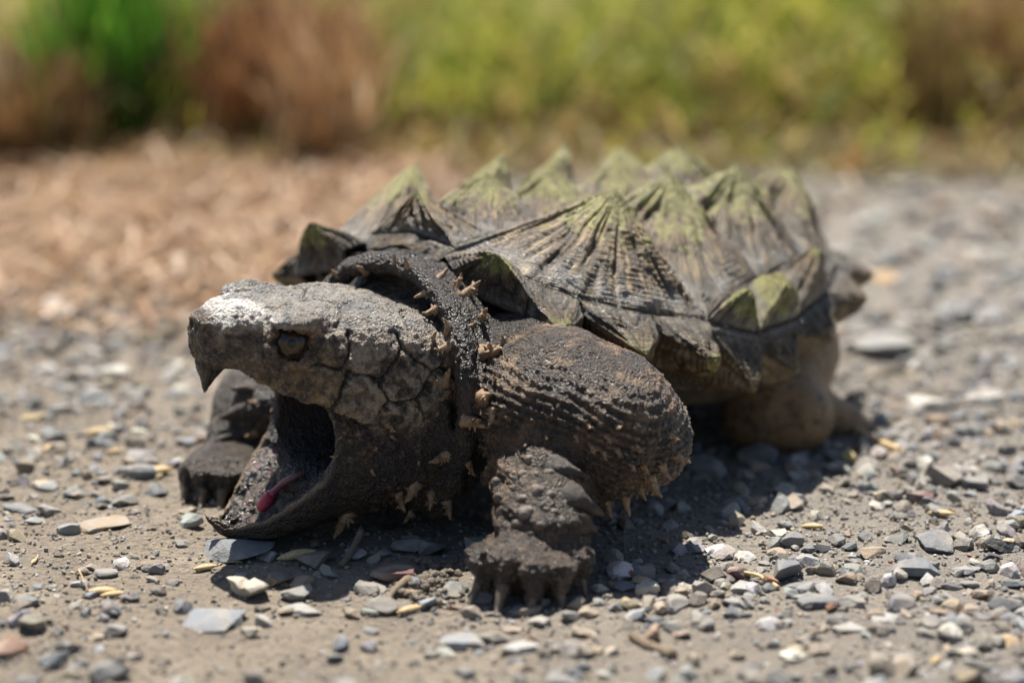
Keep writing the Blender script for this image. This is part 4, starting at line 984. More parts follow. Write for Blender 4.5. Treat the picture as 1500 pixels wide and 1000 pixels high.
PAL = {'slate': (0.150, 0.158, 0.168), 'grey': (0.21, 0.21, 0.205), 'pale': (0.40, 0.39, 0.365), 'white': (0.62, 0.58, 0.50), 'cream': (0.52, 0.46, 0.35), 'tan': (0.33, 0.25, 0.165), 'dark': (0.055, 0.056, 0.060), 'brick': (0.145, 0.050, 0.045), 'rust': (0.32, 0.15, 0.085), 'brown': (0.13, 0.105, 0.08), 'ochre': (0.42, 0.29, 0.13), 'blue': (0.225, 0.240, 0.262)}
def keep_out(x, y):
    """under the feet, the jaw and the trunk no loose gravel is scattered"""
    f = np.zeros(len(x), bool)
    for c, r in ((FT_L[:2] + np.array([0, 0.2]), 2.2), (R_FT[:2] + np.array([0.2, 0.4]), 1.9), (H_FT[1][0][:2], 1.6)): f |= np.hypot(x - c[0], y - c[1]) < r
    j = HF((4.6, 0, 0))[:2]; f |= np.hypot(x - j[0], y - j[1]) < 1.6
    return f
def scatter(n, ylo, yhi, smin_, smax_, forms, pw=2.2, seed=1, flat=(0.35, 0.8), wts=None, sink=0.25, dens=None):
    r = np.random.default_rng(seed)
    y = np.sqrt(r.uniform(ylo ** 2, yhi ** 2, n)); x = r.uniform(-1, 1, n) * (y * 0.228 + 3)
    if dens is not None:
        k = r.uniform(0, 1, n) < dens(x, y); x, y = x[k], y[k]
    k = ~keep_out(x, y); x, y = x[k], y[k]; n = len(x)
    s = smin_ + (smax_ - smin_) * r.uniform(0, 1, n) ** pw
    names = list(wts); pr = np.array([wts[a] for a in names], float); pr /= pr.sum()
    ci = r.choice(len(names), n, p=pr); base = np.array([PAL[names[i]] for i in ci]) * r.uniform(0.6, 1.25, n)[:, None] * (1 + r.normal(0, 0.04, (n, 3)))
    fi = r.integers(0, len(forms), n); z0 = gz(x, y)
    Vs, Fs, Cs = [], [], []; off = 0
    for f in range(len(forms)):
        ids = np.where(fi == f)[0]
        if not len(ids): continue
        V, F = forms[f]; m = len(ids)
        sc = np.stack([s[ids] * r.uniform(0.7, 1.0, m), s[ids] * r.uniform(0.55, 0.9, m), s[ids] * r.uniform(flat[0], flat[1], m)], 1) * 0.5
        a = r.uniform(0, 6.283, m); tx = r.normal(0, 0.22, m); ty = r.normal(0, 0.22, m)
        P = V[None] * sc[:, None]
        P = np.stack([P[..., 0] * np.cos(ty)[:, None] + P[..., 2] * np.sin(ty)[:, None], P[..., 1], -P[..., 0] * np.sin(ty)[:, None] + P[..., 2] * np.cos(ty)[:, None]], -1)
        P = np.stack([P[..., 0], P[..., 1] * np.cos(tx)[:, None] - P[..., 2] * np.sin(tx)[:, None], P[..., 1] * np.sin(tx)[:, None] + P[..., 2] * np.cos(tx)[:, None]], -1)
        P = np.stack([P[..., 0] * np.cos(a)[:, None] - P[..., 1] * np.sin(a)[:, None], P[..., 0] * np.sin(a)[:, None] + P[..., 1] * np.cos(a)[:, None], P[..., 2]], -1)
        P += np.stack([x[ids], y[ids], z0[ids] + sc[:, 2] * (1 - 2 * sink)], 1)[:, None]
        Vs.append(P.reshape(-1, 3)); Fs.append((F[None] + (np.arange(m) * len(V))[:, None, None] + off).reshape(-1, 3)); off += m * len(V)
        Cs.append(np.repeat(base[ids], len(V), 0))
    return np.concatenate(Vs), np.concatenate(Fs), np.concatenate(Cs)
forms1 = [stone_form(100 + k, 1, 7, 0.10) for k in range(8)]
forms2 = [stone_form(200 + k, 2, 8 + k % 6, 0.10) for k in range(20)]
WT = dict(slate=4, grey=6, pale=3.2, white=0.5, tan=3, dark=0.9, rust=0.2, brown=3.0, blue=1.6, cream=0.5, ochre=0.2)
def dens_near(x, y):
    P = np.stack([x, y, 0 * x], 1); d = 0.45 + 0.55 * fbm(P * 0.12, 2, 301)
    right = sstep(-2, 8, x); bare = sstep(77, 74, y) * sstep(-8, -3, x) * sstep(9, 4, x)
    return np.clip(d + 0.30 * right - 0.35 * bare + 0.12 * (y > 92), 0.12, 1)
def dens_far(x, y): 
    return np.where((x < -6 - (y - 118) * 0.02) & (y > 113), 0.12, 1.0) * np.where(y > 150, np.where(x > 12, 0.8, 0.25), 1.0)
Va, Fa, Ca = scatter(11500, 62, 118, 0.20, 1.2, forms2, 2.7, 11, (0.3, 0.75), WT, 0.34, dens_near)
Vb, Fb, Cb = scatter(34000, 64, 112, 0.07, 0.24, forms1, 1.6, 12, (0.5, 0.9), dict(WT, tan=8, brown=6, slate=3), 0.25, lambda x, y: np.clip(0.55 + 0.5 * fbm(np.stack([x, y, 0 * x], 1) * 0.2, 2, 303), 0.15, 1))
Vc, Fc, Cc = scatter(9000, 112, 235, 0.3, 1.9, forms1, 2.8, 13, (0.3, 0.7), WT, 0.30, dens_far)
Vg = np.concatenate([Va, Vb, Vc]); Fg = np.concatenate([Fa, Fb + len(Va), Fc + len(Va) + len(Vb)]); Cg = np.concatenate([Ca, Cb, Cc])
me = mesh_from('gravel', Wm(Vg), Fg.astype(np.int32), False, colors=Cg, mats=[M_STONE])
tag(add('gravel', me), 'small grey and tan gravel scattered over the dirt', 'gravel', None, 'stuff')

# ---- stones one can point to: px, py (centre), width px, height px, palette, seed, flatness, label, kind
ST = [
 (365, 860, 74, 40, 'cream', 3, 0.62, 'cream angular stone with notched top, below the jaw, left of brown rock', 'stone'),
 (410, 848, 46, 30, 'brown', 4, 0.6, 'small brown-grey stone touching right side of the cream notched stone', 'stone'),
 (441, 852, 40, 22, 'tan', 5, 0.5, 'small peach tan stone above the grey chip, below the jaw', 'stone'),
 (433, 870, 48, 26, 'grey', 6, 0.55, 'rough grey stone chip just under the peach tan stone', 'stone'),
 (350, 806, 104, 26, 'slate', 7, 0.35, 'long smooth slate stone lying under the tip of the lower jaw', 'stone'),
 (598, 800, 52, 30, 'slate', 8, 0.6, 'dark slate stone in shade beneath the neck, left of its neighbour', 'stone'),
 (638, 802, 46, 36, 'slate', 9, 0.75, 'angular slate stone in shade beneath neck, beside the near foot', 'stone'),
 (560, 810, 28, 20, 'grey', 10, 0.6, 'small grey stone in shade left of two slate stones', 'stone'),
 (520, 812, 40, 20, 'pale', 11, 0.5, 'pale grey stone in shade behind the dark red brick chip', 'stone'),
 (578, 842, 74, 34, 'brick', 12, 0.42, 'long flat maroon brick chip lying left of the near foot', 'brick chip'),
 (462, 823, 70, 20, 'brick', 13, 0.45, 'dark maroon brick chip in shade below the chin', 'brick chip'),
 (936, 836, 54, 26, 'grey', 14, 0.55, 'grey angular stone at shadow edge right of the near foot', 'stone'),
 (912, 856, 38, 24, 'slate', 15, 0.5, 'blue-grey stone between near foot and the white pitted pebble', 'stone'),
 (880, 862, 28, 24, 'white', 16, 0.7, 'small white pebble touching the right of the near foot', 'pebble'),
 (945, 857, 36, 42, 'white', 17, 0.9, 'white pitted bone-like pebble standing right of the near foot', 'pebble'),
 (992, 858, 50, 18, 'pale', 18, 0.3, 'flat pale grey chip right of the white pitted pebble', 'stone'),
 (1047, 836, 42, 38, 'brown', 19, 0.75, 'brown-grey wedge stone leaning beside the red brick lump', 'stone'),
 (1083, 836, 36, 28, 'brick', 20, 0.75, 'rough dark red brick lump between two grey stones', 'brick chip'),
 (1150, 838, 50, 38, 'slate', 21, 0.8, 'chunky slate stone right of red brick lump', 'stone'),
 (1098, 857, 54, 20, 'pale', 22, 0.35, 'flat speckled grey stone below the red brick lump', 'stone'),
 (1182, 861, 66, 22, 'slate', 23, 0.3, 'flat dark slate slab behind the pointed slate slab', 'stone'),
 (1198, 878, 62, 36, 'slate', 24, 0.4, 'pointed slate slab tilted towards the viewer, right foreground', 'stone'),
 (1247, 882, 44, 32, 'grey', 25, 0.5, 'light grey angular stone right of the pointed slate slab', 'stone'),
 (1246, 916, 56, 28, 'pale', 26, 0.25, 'flat triangular pale chip sunk in dirt below the grey stone', 'stone'),
 (1294, 905, 48, 20, 'pale', 27, 0.3, 'flat greenish grey chip right of the triangular pale chip', 'stone'),
 (1338, 838, 70, 34, 'slate', 28, 0.4, 'wide dark slate stone half sunk in dirt, right side', 'stone'),
 (1367, 790, 72, 40, 'slate', 29, 0.55, 'broad slate stone right of the flat tan square stone', 'stone'),
 (1462, 796, 46, 40, 'dark', 30, 0.7, 'dark angular rock near the right edge, above the blue slate chip', 'stone'),
 (1276, 809, 40, 22, 'tan', 31, 0.5, 'flat tan square stone left of the broad slate stone', 'stone'),
 (1161, 790, 38, 34, 'grey', 32, 0.8, 'grey block stone just outside the shell shadow', 'stone'),
 (1204, 800, 26, 24, 'white', 33, 0.7, 'little white stone right of the grey block stone', 'stone'),
 (1242, 800, 24, 26, 'slate', 34, 0.8, 'small upright slate chip between white stone and tan stone', 'stone'),
 (1382, 700, 56, 38, 'brown', 35, 0.8, 'dark brown rock behind the maroon pebble at right', 'stone'),
 (1428, 705, 40, 40, 'blue', 36, 0.8, 'blue-grey rock right of the dark brown rock', 'stone'),
 (1348, 733, 40, 24, 'brick', 37, 0.65, 'maroon pebble in front of the dark brown rock', 'brick chip'),
 (1476, 884, 56, 24, 'dark', 38, 0.4, 'long dark slate wedge at the right edge of the picture', 'stone'),
 (1486, 850, 40, 20, 'slate', 39, 0.4, 'blue slate chip above the long dark wedge, right edge', 'stone'),
 (1420, 850, 34, 16, 'slate', 40, 0.4, 'small dark slate chip between sunk slate and right edge', 'stone'),
 (1366, 915, 34, 20, 'grey', 41, 0.6, 'small grey pyramid stone in right foreground', 'stone'),
 (1405, 920, 34, 20, 'dark', 42, 0.55, 'small dark pyramid stone right of the grey pyramid stone', 'stone'),
 (1440, 905, 28, 14, 'slate', 43, 0.5, 'smooth oval slate pebble in right foreground', 'pebble'),
 (790, 906, 34, 28, 'pale', 44, 0.6, 'pale grey pebble on sunlit dirt just below the near foot', 'pebble'),
 (793, 882, 28, 18, 'grey', 45, 0.6, 'grey pebble under the front edge of the near foot', 'pebble'),
 (270, 788, 26, 22, 'slate', 46, 0.6, 'small slate wedge on dirt left of the jaw tip', 'stone'),
 (150, 760, 78, 26, 'tan', 47, 0.25, 'flat tan speckled stone sunk in dirt at left', 'stone'),
 (30, 738, 56, 18, 'slate', 48, 0.3, 'flat slate stone at the left edge', 'stone'),
 (182, 733, 44, 22, 'dark', 49, 0.45, 'dark flat stone in front of the far foot, left side', 'stone'),
 (275, 748, 30, 16, 'tan', 50, 0.5, 'small brown oval pebble beside the far foot', 'pebble'),
 (155, 837, 34, 18, 'slate', 51, 0.4, 'small blue slate chip on bare dirt at left', 'stone'),
 (190, 880, 30, 14, 'dark', 52, 0.5, 'small dark chip beside the straw husks at left', 'stone'),
 (40, 882, 40, 16, 'slate', 53, 0.4, 'low slate stone in left foreground', 'stone'),
 (170, 925, 40, 30, 'grey', 54, 0.6, 'greenish grey wedge stone in left foreground beside yellow pebble', 'stone'),
 (140, 936, 24, 16, 'ochre', 55, 0.6, 'yellow ochre pebble in left foreground', 'pebble'),
 (12, 948, 60, 40, 'rust', 56, 0.7, 'large orange-brown rounded stone at the left edge foreground', 'stone'),
 (100, 950, 40, 26, 'slate', 57, 0.6, 'blurred slate stone right of the orange-brown rounded stone', 'stone'),
 (300, 905, 110, 26, 'blue', 58, 0.25, 'long flat blue-grey slab sunk in foreground dirt', 'stone'),
 (440, 890, 66, 18, 'pale', 59, 0.25, 'flat whitish slab behind foreground dirt below chin', 'stone'),
 (365, 925, 34, 18, 'cream', 60, 0.6, 'rounded cream pebble right of the long flat blue slab', 'pebble'),
 (762, 945, 54, 34, 'pale', 61, 0.35, 'flat round pale grey stone in bottom centre foreground', 'stone'),
 (680, 935, 74, 36, 'blue', 62, 0.35, 'blurred blue-grey slab left of the flat round pale stone', 'stone'),
 (632, 952, 24, 36, 'white', 63, 0.8, 'white upright pebble in bottom centre foreground', 'pebble'),
 (818, 948, 30, 22, 'dark', 64, 0.6, 'dark wedge stone right of the flat round pale stone', 'stone'),
 (515, 892, 26, 30, 'tan', 65, 0.9, 'upright brown chip in the middle foreground', 'stone'),
 (160, 985, 60, 36, 'slate', 66, 0.6, 'blurred slate stone at the bottom edge, left', 'stone'),
 (1030, 680, 70, 46, 'grey', 67, 0.7, 'grey rock deep in the shade under the shell', 'stone'),
 (1110, 668, 60, 34, 'slate', 68, 0.6, 'slate rock in shade between shell and hind leg', 'stone'),
 (75, 450, 70, 36, 'white', 69, 0.55, 'blurred white stone at the edge of the dry litter', 'stone'),
 (1360, 590, 70, 26, 'white', 70, 0.4, 'blurred flat white stone right of the hind foot', 'stone'),
 (1290, 510, 110, 30, 'grey', 71, 0.35, 'blurred long pale slab behind the shell at right', 'stone'),
 (1432, 352, 50, 20, 'dark', 72, 0.5, 'blurred dark rock far back on the gravel at right', 'stone'),
 (1310, 640, 52, 26, 'blue', 73, 0.5, 'blurred blue-grey stone beside the straw near the hind foot', 'stone'),
 (1440, 580, 60, 24, 'pale', 74, 0.4, 'blurred pale stone at right beyond the flat white stone', 'stone'),
 (205, 690, 60, 34, 'slate', 75, 0.5, 'blurred slate stone beneath the straw scraps at left', 'stone'),
 (90, 600, 40, 22, 'slate', 76, 0.5, 'blurred dark slate stone in left middle distance', 'stone'),
 (165, 540, 50, 30, 'white', 77, 0.5, 'blurred white rock in left middle distance', 'stone'),
 (70, 540, 44, 26, 'pale', 78, 0.5, 'blurred grey-white rock left of the white rock', 'stone'),
 (300, 640, 40, 26, 'rust', 79, 0.5, 'blurred salmon pink stone left of the far foreleg', 'stone'),
 (1000, 925, 30, 14, 'rust', 80, 0.6, 'small orange pebble in foreground right of centre', 'pebble'),
 (870, 950, 34, 18, 'tan', 81, 0.5, 'small tan pebble in bottom foreground right of dark wedge', 'pebble'),
]
for (px, py, ww, hh, pal, seed, fl, label, cat) in ST:
    g = on_ground(px, py + 0.30 * hh); kpx = FPX / math.hypot(g[1], CAMH)
    wd = ww / kpx; ht = max(fl * wd * 0.75, 0.16); ht = min(ht, hh / kpx * 1.05); dp = wd * (0.62 + 0.25 * ((seed * 37) % 10) / 10)
    big = ww > 20
    V, F = stone_form(500 + seed, 4 if big else 3, 8 + seed % 5, 0.085, 0.42, 0.85, 0.72 if fl < 0.5 else None)
    rg = np.random.default_rng(seed); a = rg.uniform(-0.6, 0.6)
    P = V * np.array([wd, dp, ht]) * 0.5
    if seed == 3: P[:, 2] -= 0.16 * np.exp(-((P[:, 0] + 0.12) / 0.14) ** 2) * (P[:, 2] > 0.15)      # notch in its top edge
    if seed == 17: P *= (1 + 0.16 * fbm(V * 1.7, 2, 5))[:, None]; P *= (1 - 0.10 * (voro(V * 2.2, 9)[0] < 0.28))[:, None]
    P = np.stack([P[:, 0] * math.cos(a) - P[:, 1] * math.sin(a), P[:, 0] * math.sin(a) + P[:, 1] * math.cos(a), P[:, 2] + 0.10 * ht * P[:, 0] * rg.uniform(-1, 1)], 1)
    c = np.array([g[0], g[1] + 0.15 * dp, float(gz(g[0], g[1])) ])
    P[:, 2] += ht * 0.5 - (0.16 + 0.2 * (fl < 0.35)) * ht
    colr = np.array(PAL[pal]) * rg.uniform(0.75, 1.0)
    nm = cat.replace(' ', '_')
    o = add(nm, mesh_from(nm, P * S, F, False, colors=np.tile(colr, (len(P), 1)), mats=[M_STONE]), None, Vector(Wm(c)))
    tag(o, label, cat, 'loose stones on the dirt')

# ================================================================== STRAW, HUSKS, TWIGS
M_HUSK = mat_simple('dry_husk', [(0.3, (0.30, 0.19, 0.075)), (0.5, (0.52, 0.37, 0.18)), (0.72, (0.68, 0.54, 0.31))], 900, 0.5, 0.0002)
M_TWIG = mat_simple('grey_twig', [(0.3, (0.10, 0.075, 0.05)), (0.55, (0.22, 0.165, 0.11)), (0.72, (0.34, 0.27, 0.19))], 600, 0.8, 0.0005)
def husk(px, py, lpx, ang, label, awn=0.0, name='rice_husk', cat='husk'):
    g = on_ground(px, py); k = FPX / math.hypot(g[1], CAMH); ln = lpx / k; a = math.radians(ang)
    d = np.array([math.cos(a), math.sin(a), 0]); s = np.array([-d[1], d[0], 0]); z = float(gz(g[0], g[1])); V = []; F = []; n, m = 12, 10
    for i in range(n + 1):
        t = i / n; r = 0.155 * ln * max(math.sin(math.pi * min(max(t, 0.02), 0.98)) ** 0.7, 0.08)
        for j in range(m):
            b = 2 * math.pi * j / m; rr_ = r * (1 + 0.10 * math.cos(4 * b)); V.append(d * (t - 0.5) * ln + s * rr_ * math.cos(b) + np.array([0, 0, 0.80 * rr_ * math.sin(b) + 0.08 * ln * t]))
    for i in range(n):
        for j in range(m): F.append((i * m + j, i * m + (j + 1) % m, (i + 1) * m + (j + 1) % m, (i + 1) * m + j))
    F.append(tuple(range(m))[::-1]); F.append(tuple(n * m + j for j in range(m)))
    o = add(name, mesh_from(name, np.array(V) * S, F, True, mats=[M_HUSK]), None, Vector(Wm((g[0], g[1], z + 0.10))))
    if awn:
        pts = spline([d * 0.48 * ln + np.array([0, 0, 0.06 * ln]), d * 0.9 * ln + np.array([0, 0, 0.16 * ln]) + s * 0.05, d * (0.9 + awn) * ln + s * 0.12 * ln + np.array([0, 0, 0.12 * ln])], 9)
        Va_, Fa_ = tube(pts, np.linspace(0.035, 0.015, 9), 5); add('awn', mesh_from('awn', Va_ * S, Fa_, True, mats=[M_HUSK]), o)
    tag(o, label, cat, 'dry husks fallen on the dirt'); return o
husk(300, 830, 36, 12, 'golden rice husk with trailing awn on dirt left of the jaw', 0.6)
husk(50, 825, 20, 75, 'golden husk standing upright in bare dirt at far left', 0.3)
husk(150, 868, 46, -6, 'pale split husk pair lying in left foreground beside dark chip', 0.0)
husk(165, 873, 36, 8, 'lower half of the split husk pair in left foreground', 0.0)
husk(62, 710, 38, 3, 'orange husk on dirt at left, above the flat slate', 0.0)
husk(600, 893, 42, 25, 'tan husk lying in centre foreground left of the near foot', 0.0)
husk(1378, 757, 40, -20, 'golden husk flake right of the maroon pebble', 0.0)
husk(1370, 972, 30, 55, 'blurred yellow husk at bottom right foreground', 0.0)
husk(145, 642, 44, 15, 'blurred golden husk on top of the straw scraps at left', 0.0)
husk(225, 700, 60, 20, 'long blurred golden husk near the far foot', 0.0)
husk(70, 662, 26, 80, 'blurred ochre husk at left end of the straw scraps', 0.0)
husk(168, 668, 26, 10, 'small blurred orange husk below the straw scraps', 0.0)
husk(435, 818, 60, 20, 'thin tan husk leaning on the maroon chip below the chin', 0.0)
husk(1190, 775, 34, -15, 'straw-coloured husk behind the grey block stone', 0.0)
def stick(P, r0, r1, mat, name, label, cat, group=None):
    pts = spline(P, 14); pts = pts + 0.03 * np.stack([vnoise(pts * 2, 1), vnoise(pts * 2, 2), vnoise(pts * 2, 3)], 1)
    b = pts[0].copy(); b[2] = 0
    V, F = tube(pts - b, np.linspace(r0, r1, 14) * (1 + 0.12 * vnoise(pts * 3, 4)), 8)
    return tag(add(name, mesh_from(name, V * S, F, True, mats=[mat]), None, Vector(Wm(b))), label, cat, group)
def gp(px, py, z=0.12): 
    p = on_ground(px, py); p[2] = float(gz(p[0], p[1])) + z; return p
stick([gp(1255, 640, 0.3), gp(1285, 655, 0.3), gp(1318, 668, 0.2)], 0.16, 0.14, M_HUSK, 'straw', 'pale yellow straw stub lying beside the hind foot', 'straw')
stick([gp(1090, 846, 0.25), gp(1115, 852, 0.2), gp(1140, 862, 0.08)], 0.06, 0.09, M_HUSK, 'straw', 'thin tan straw sliver between the red lump and slate stone', 'straw')
stick([gp(565, 885, 0.1), gp(583, 868, 0.2), gp(605, 855, 0.25)], 0.07, 0.2, M_TWIG, 'twig', 'short grey twig stub left of the near foot', 'twig')
stick([gp(500, 835, 0.15), gp(516, 822, 0.35), gp(530, 806, 0.7)], 0.10, 0.14, M_TWIG, 'twig', 'frayed brown twig in shade below the neck', 'twig')
stick([gp(1150, 950, 0.1), gp(1175, 938, 0.12), gp(1200, 930, 0.15)], 0.08, 0.07, M_TWIG, 'twig', 'pale twig lying in the right foreground', 'twig')
stick([gp(925, 935, 0.1), gp(950, 950, 0.15), gp(985, 968, 0.1)], 0.14, 0.2, M_TWIG, 'twig', 'dark curled twig in the bottom foreground right of centre', 'twig')
stick([gp(112, 840, 0.1), gp(118, 855, 0.5), gp(130, 868, 0.1)], 0.03, 0.02, M_HUSK, 'rootlet', 'fine curled rootlet rising from dirt at left', 'root')
# small crumbs of earth kicked up beside the near foot
rg = np.random.default_rng(77); Vs = []; Fs = []; off = 0
for k in range(160):
    g = on_ground(630 + rg.normal(0, 22), 852 + rg.normal(0, 14)); s_ = rg.uniform(0.05, 0.20); V, F = forms1[k % 8]
    Vs.append(V * s_ * np.array([1, 1, 0.85]) + np.array([g[0], g[1], float(gz(g[0], g[1])) + s_ * 0.5 + rg.uniform(0, 0.22) * math.exp(-((g[0] + 2.7) / 0.5) ** 2)])); Fs.append(F + off); off += len(V)
V = np.concatenate(Vs); tag(add('dirt_crumbs', mesh_from('dirt_crumbs', Wm(V), np.concatenate(Fs).astype(np.int32), True, mats=[M_DIRT])), 'loose dirt crumbs heaped left of the near foot', 'dirt', None, 'stuff')

# ================================================================== DRY LITTER AND BACKGROUND GRASS
def blades(x, y, h, wd, colr, lean, seed, flat=False, seg=5, curl=0.5):
    """curved tapering leaf strips; arrays per blade, cm"""
    r = np.random.default_rng(seed); n = len(x); az = r.uniform(0, 6.283, n); fz = r.uniform(0, 6.283, n)
    t = np.linspace(0, 1, seg + 1)
    ca, sa = np.cos(az), np.sin(az)
    if flat:
        el = r.uniform(0.0, 0.35, n); out = t[None] * h[:, None] * np.cos(el)[:, None]; up = t[None] * h[:, None] * np.sin(el)[:, None] + 0.08 * h[:, None] * np.sin(math.pi * t)[None] + r.uniform(0, 1.2, n)[:, None]
    else:
        out = h[:, None] * lean[:, None] * (t[None] ** (1.5 + curl)); up = h[:, None] * (t[None] - 0.35 * lean[:, None] * t[None] ** 3)
    cxx = x[:, None] + out * ca[:, None]; cyy = y[:, None] + out * sa[:, None]; czz = gz(x, y)[:, None] + up
    wv = wd[:, None] * 0.5 * (1 - t[None] ** 2.2 * 0.97) * (0.6 + 0.4 * np.minimum(1, t[None] * 4))
    wx, wy = np.cos(fz), np.sin(fz)
    Lp = np.stack([cxx - wv * wx[:, None], cyy - wv * wy[:, None], czz], -1); Rp = np.stack([cxx + wv * wx[:, None], cyy + wv * wy[:, None], czz + 0.15 * wv], -1)
    V = np.stack([Lp, Rp], 2).reshape(-1, 3)
    k = (np.arange(n)[:, None] * (seg + 1) * 2 + np.arange(seg)[None] * 2).ravel()
    F = np.stack([k, k + 1, k + 3, k + 2], 1)
    cc = np.repeat(colr, (seg + 1) * 2, 0)
    return V, F.astype(np.int32), cc
def pick(r, n, cols, w_):
    c = np.array(cols); i = r.choice(len(c), n, p=np.array(w_) / np.sum(w_)); return c[i] * r.uniform(0.8, 1.2, n)[:, None]
# litter of dead grass lying on the left verge
r = np.random.default_rng(401); n = 14000
y = r.uniform(108, 175, n); x = r.uniform(-52, -2, n); k = r.uniform(0, 1, n) < np.clip((y - 110) / 14, 0, 1) * np.clip((-4 + (y - 125) * 0.16 - x) / 6, 0, 1); x, y = x[k], y[k]; n = len(x)
V, F, c = blades(x, y, r.uniform(1.2, 4.5, n), r.uniform(0.12, 0.4, n), pick(r, n, [(0.36, 0.21, 0.10), (0.42, 0.27, 0.14), (0.24, 0.125, 0.06), (0.50, 0.38, 0.24), (0.30, 0.155, 0.07)], [4, 3, 3, 0.8, 2.5]), np.zeros(n), 402, True, 3)
tag(add('dry_grass_litter', mesh_from('dry_grass_litter', Wm(V), F, True, colors=c, mats=[M_STRAW])), 'tan dead grass litter covering the verge at left', 'dead grass', None, 'stuff')
r = np.random.default_rng(441); n = 4500
y = r.uniform(140, 170, n); x = r.uniform(-6, 48, n); k = r.uniform(0, 1, n) < np.clip((y - 142) / 16, 0, 1) * np.clip((x + 6) / 8, 0, 1); x, y = x[k], y[k]; n = len(x)
V, F, c = blades(x, y, r.uniform(1.2, 4.5, n), r.uniform(0.12, 0.4, n), pick(r, n, [(0.30, 0.22, 0.12), (0.24, 0.17, 0.09), (0.20, 0.20, 0.06)], [3, 2, 2]), np.zeros(n), 442, True, 3)
tag(add('dry_grass_litter', mesh_from('dry_grass_litter', Wm(V), F, True, colors=c, mats=[M_STRAW])), 'sparse dry grass scraps where gravel meets grass at right', 'dead grass', None, 'stuff')
# green grass mass
GREEN = [(0.165, 0.185, 0.022), (0.215, 0.215, 0.030), (0.120, 0.165, 0.020), (0.26, 0.235, 0.05), (0.30, 0.22, 0.08)]
r = np.random.default_rng(411); n = 34000
y = 152 + 230 * r.uniform(0, 1, n) ** 1.5; x = r.uniform(-1, 1, n) * (y * 0.26 + 6)
px_ = 750 + FPX * x / (y * 1.01)
den = np.where(px_ < 560, 0.45, 1.0) * np.where((px_ > 1150) & (y < 164), 0.3, 1); den = np.where((px_ > 560) & (px_ < 1150) & (y < 160), 0.6, den)
k = r.uniform(0, 1, n) < den; x, y, px_ = x[k], y[k], px_[k]; n = len(x)
cz_ = fbm(np.stack([x * 0.10, y * 0.05, 0 * x], 1), 2, 421); cg = pick(r, n, GREEN, [4, 4, 3, 2.5, 1.0])
cg *= 1.5 * (1 + 0.35 * cz_)[:, None]
front = sstep(176, 156, y) * 0.7
dry = np.clip(front + sstep(0.1, 0.45, fbm(np.stack([x * 0.08, y * 0.04, 3 + 0 * x], 1), 2, 431)) + (px_ > 1360) * 0.5, 0, 1) > r.uniform(0, 1, n) * 1.3
cg[dry] = pick(r, int(dry.sum()), [(0.30, 0.20, 0.08), (0.38, 0.28, 0.12), (0.24, 0.13, 0.055)], [2, 2, 1])
V, F, c = blades(x, y, r.uniform(5, 15, n) * np.clip((y - 148) / 26, 0.22, 1), r.uniform(0.3, 0.65, n), cg, r.uniform(0.35, 1.3, n), 412)
tag(add('grass', mesh_from('grass', Wm(V), F, True, colors=c, mats=[M_GRASS])), 'soft blurred yellow-green grass growing behind the track', 'grass', None, 'stuff')
def clump(name, label, cat, px, y0, wpx, n, cols, wts, h, seed, wd=(0.35, 0.7), lean=(0.05, 0.5), mat=None, group=None, dy=8):
    r = np.random.default_rng(seed); xc = (px - 750) / FPX * y0 * 1.02; hw = wpx / FPX * y0 * 0.5
    x = np.clip(r.normal(0, hw * 0.62, n), -1.3 * hw, 1.3 * hw); y = np.clip(r.normal(0, dy * 0.6, n), -dy, dy)
    V, F, c = blades(x + xc, y + y0, r.uniform(h[0], h[1], n), r.uniform(*wd, n), 1.3 * pick(r, n, cols, wts), r.uniform(*lean, n), seed + 1)
    V = V - np.array([xc, y0, 0])
    return tag(add(name, mesh_from(name, V * S, F, True, colors=c, mats=[mat or M_GRASS]), None, Vector(Wm((xc, y0, 0)))), label, cat, group)
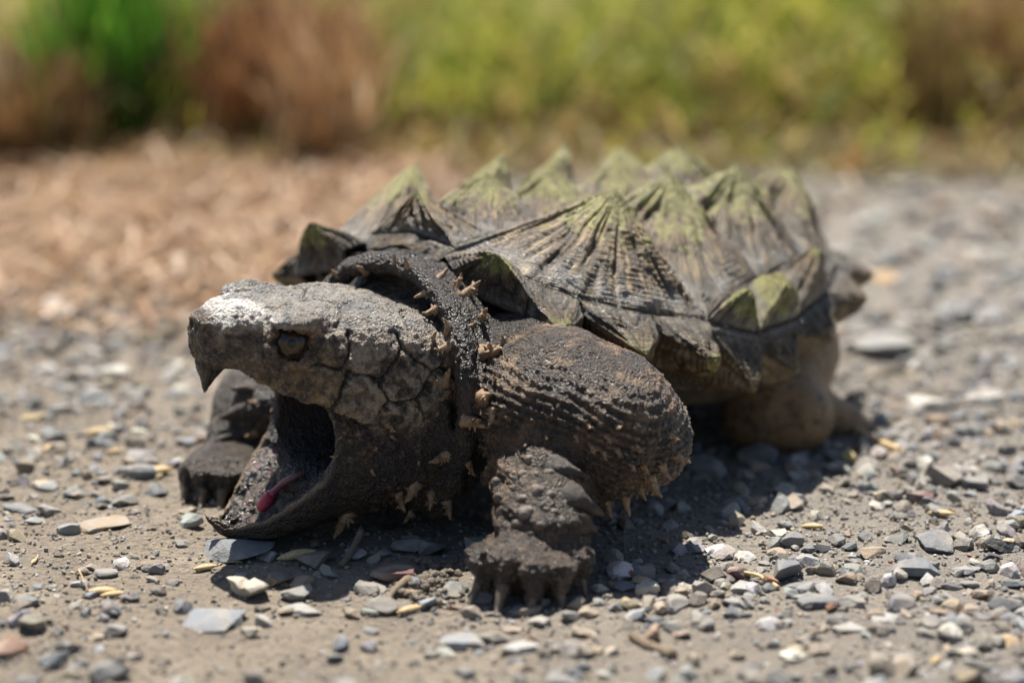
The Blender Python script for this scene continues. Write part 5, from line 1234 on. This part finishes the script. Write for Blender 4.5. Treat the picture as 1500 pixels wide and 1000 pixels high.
clump('reed_clump', 'deep green reed clump standing behind the litter at left', 'reeds', 190, 166, 140, 420, [(0.040, 0.125, 0.010), (0.055, 0.155, 0.014), (0.09, 0.17, 0.018)], [3, 3, 1], (8, 17), 501, (0.35, 0.7), (0.05, 0.45))
clump('dried_weed', 'reddish brown dried weed clump in the left half of the verge', 'dead weed', 400, 166, 190, 800, [(0.23, 0.11, 0.045), (0.17, 0.075, 0.03), (0.33, 0.20, 0.09)], [3, 2, 1], (6, 14), 511, (0.25, 0.6), (0.1, 0.7), M_STRAW, 'dried weeds along the verge')
clump('dried_weed', 'brown dried weed clump left of the deep green reeds', 'dead weed', 70, 160, 130, 600, [(0.22, 0.12, 0.05), (0.15, 0.09, 0.04), (0.14, 0.15, 0.03)], [3, 2, 1], (5, 10), 521, (0.25, 0.6), (0.1, 0.7), M_STRAW, 'dried weeds along the verge')
clump('dried_weed', 'tall pale tan dried weed just left of the shell', 'dead weed', 480, 160, 110, 420, [(0.40, 0.26, 0.13), (0.26, 0.14, 0.06), (0.48, 0.36, 0.22)], [3, 2, 1], (5, 12), 531, (0.25, 0.6), (0.1, 0.6), M_STRAW, 'dried weeds along the verge')
clump('dried_weed', 'brown dried weed clump at the right edge', 'dead weed', 1450, 174, 170, 700, [(0.27, 0.155, 0.06), (0.19, 0.10, 0.04), (0.34, 0.23, 0.10)], [3, 2, 1], (6, 13), 541, (0.25, 0.6), (0.1, 0.7), M_STRAW, 'dried weeds along the verge')
clump('dried_weed', 'dark brown dried stalks left of the right edge clump', 'dead weed', 1345, 168, 50, 160, [(0.14, 0.10, 0.03), (0.18, 0.12, 0.04)], [3, 2], (6, 12), 551, (0.3, 0.8), (0.05, 0.4), M_STRAW, 'dried weeds along the verge')
clump('grass_tuft', 'bright green grass tuft in the upper right background', 'grass tuft', 1260, 190, 130, 260, [(0.10, 0.17, 0.015), (0.14, 0.20, 0.02)], [2, 2], (9, 17), 561)
clump('grass_tuft', 'lime green grass tuft behind the middle of the shell', 'grass tuft', 1060, 185, 150, 260, [(0.17, 0.21, 0.02), (0.21, 0.24, 0.03)], [2, 2], (8, 15), 571)
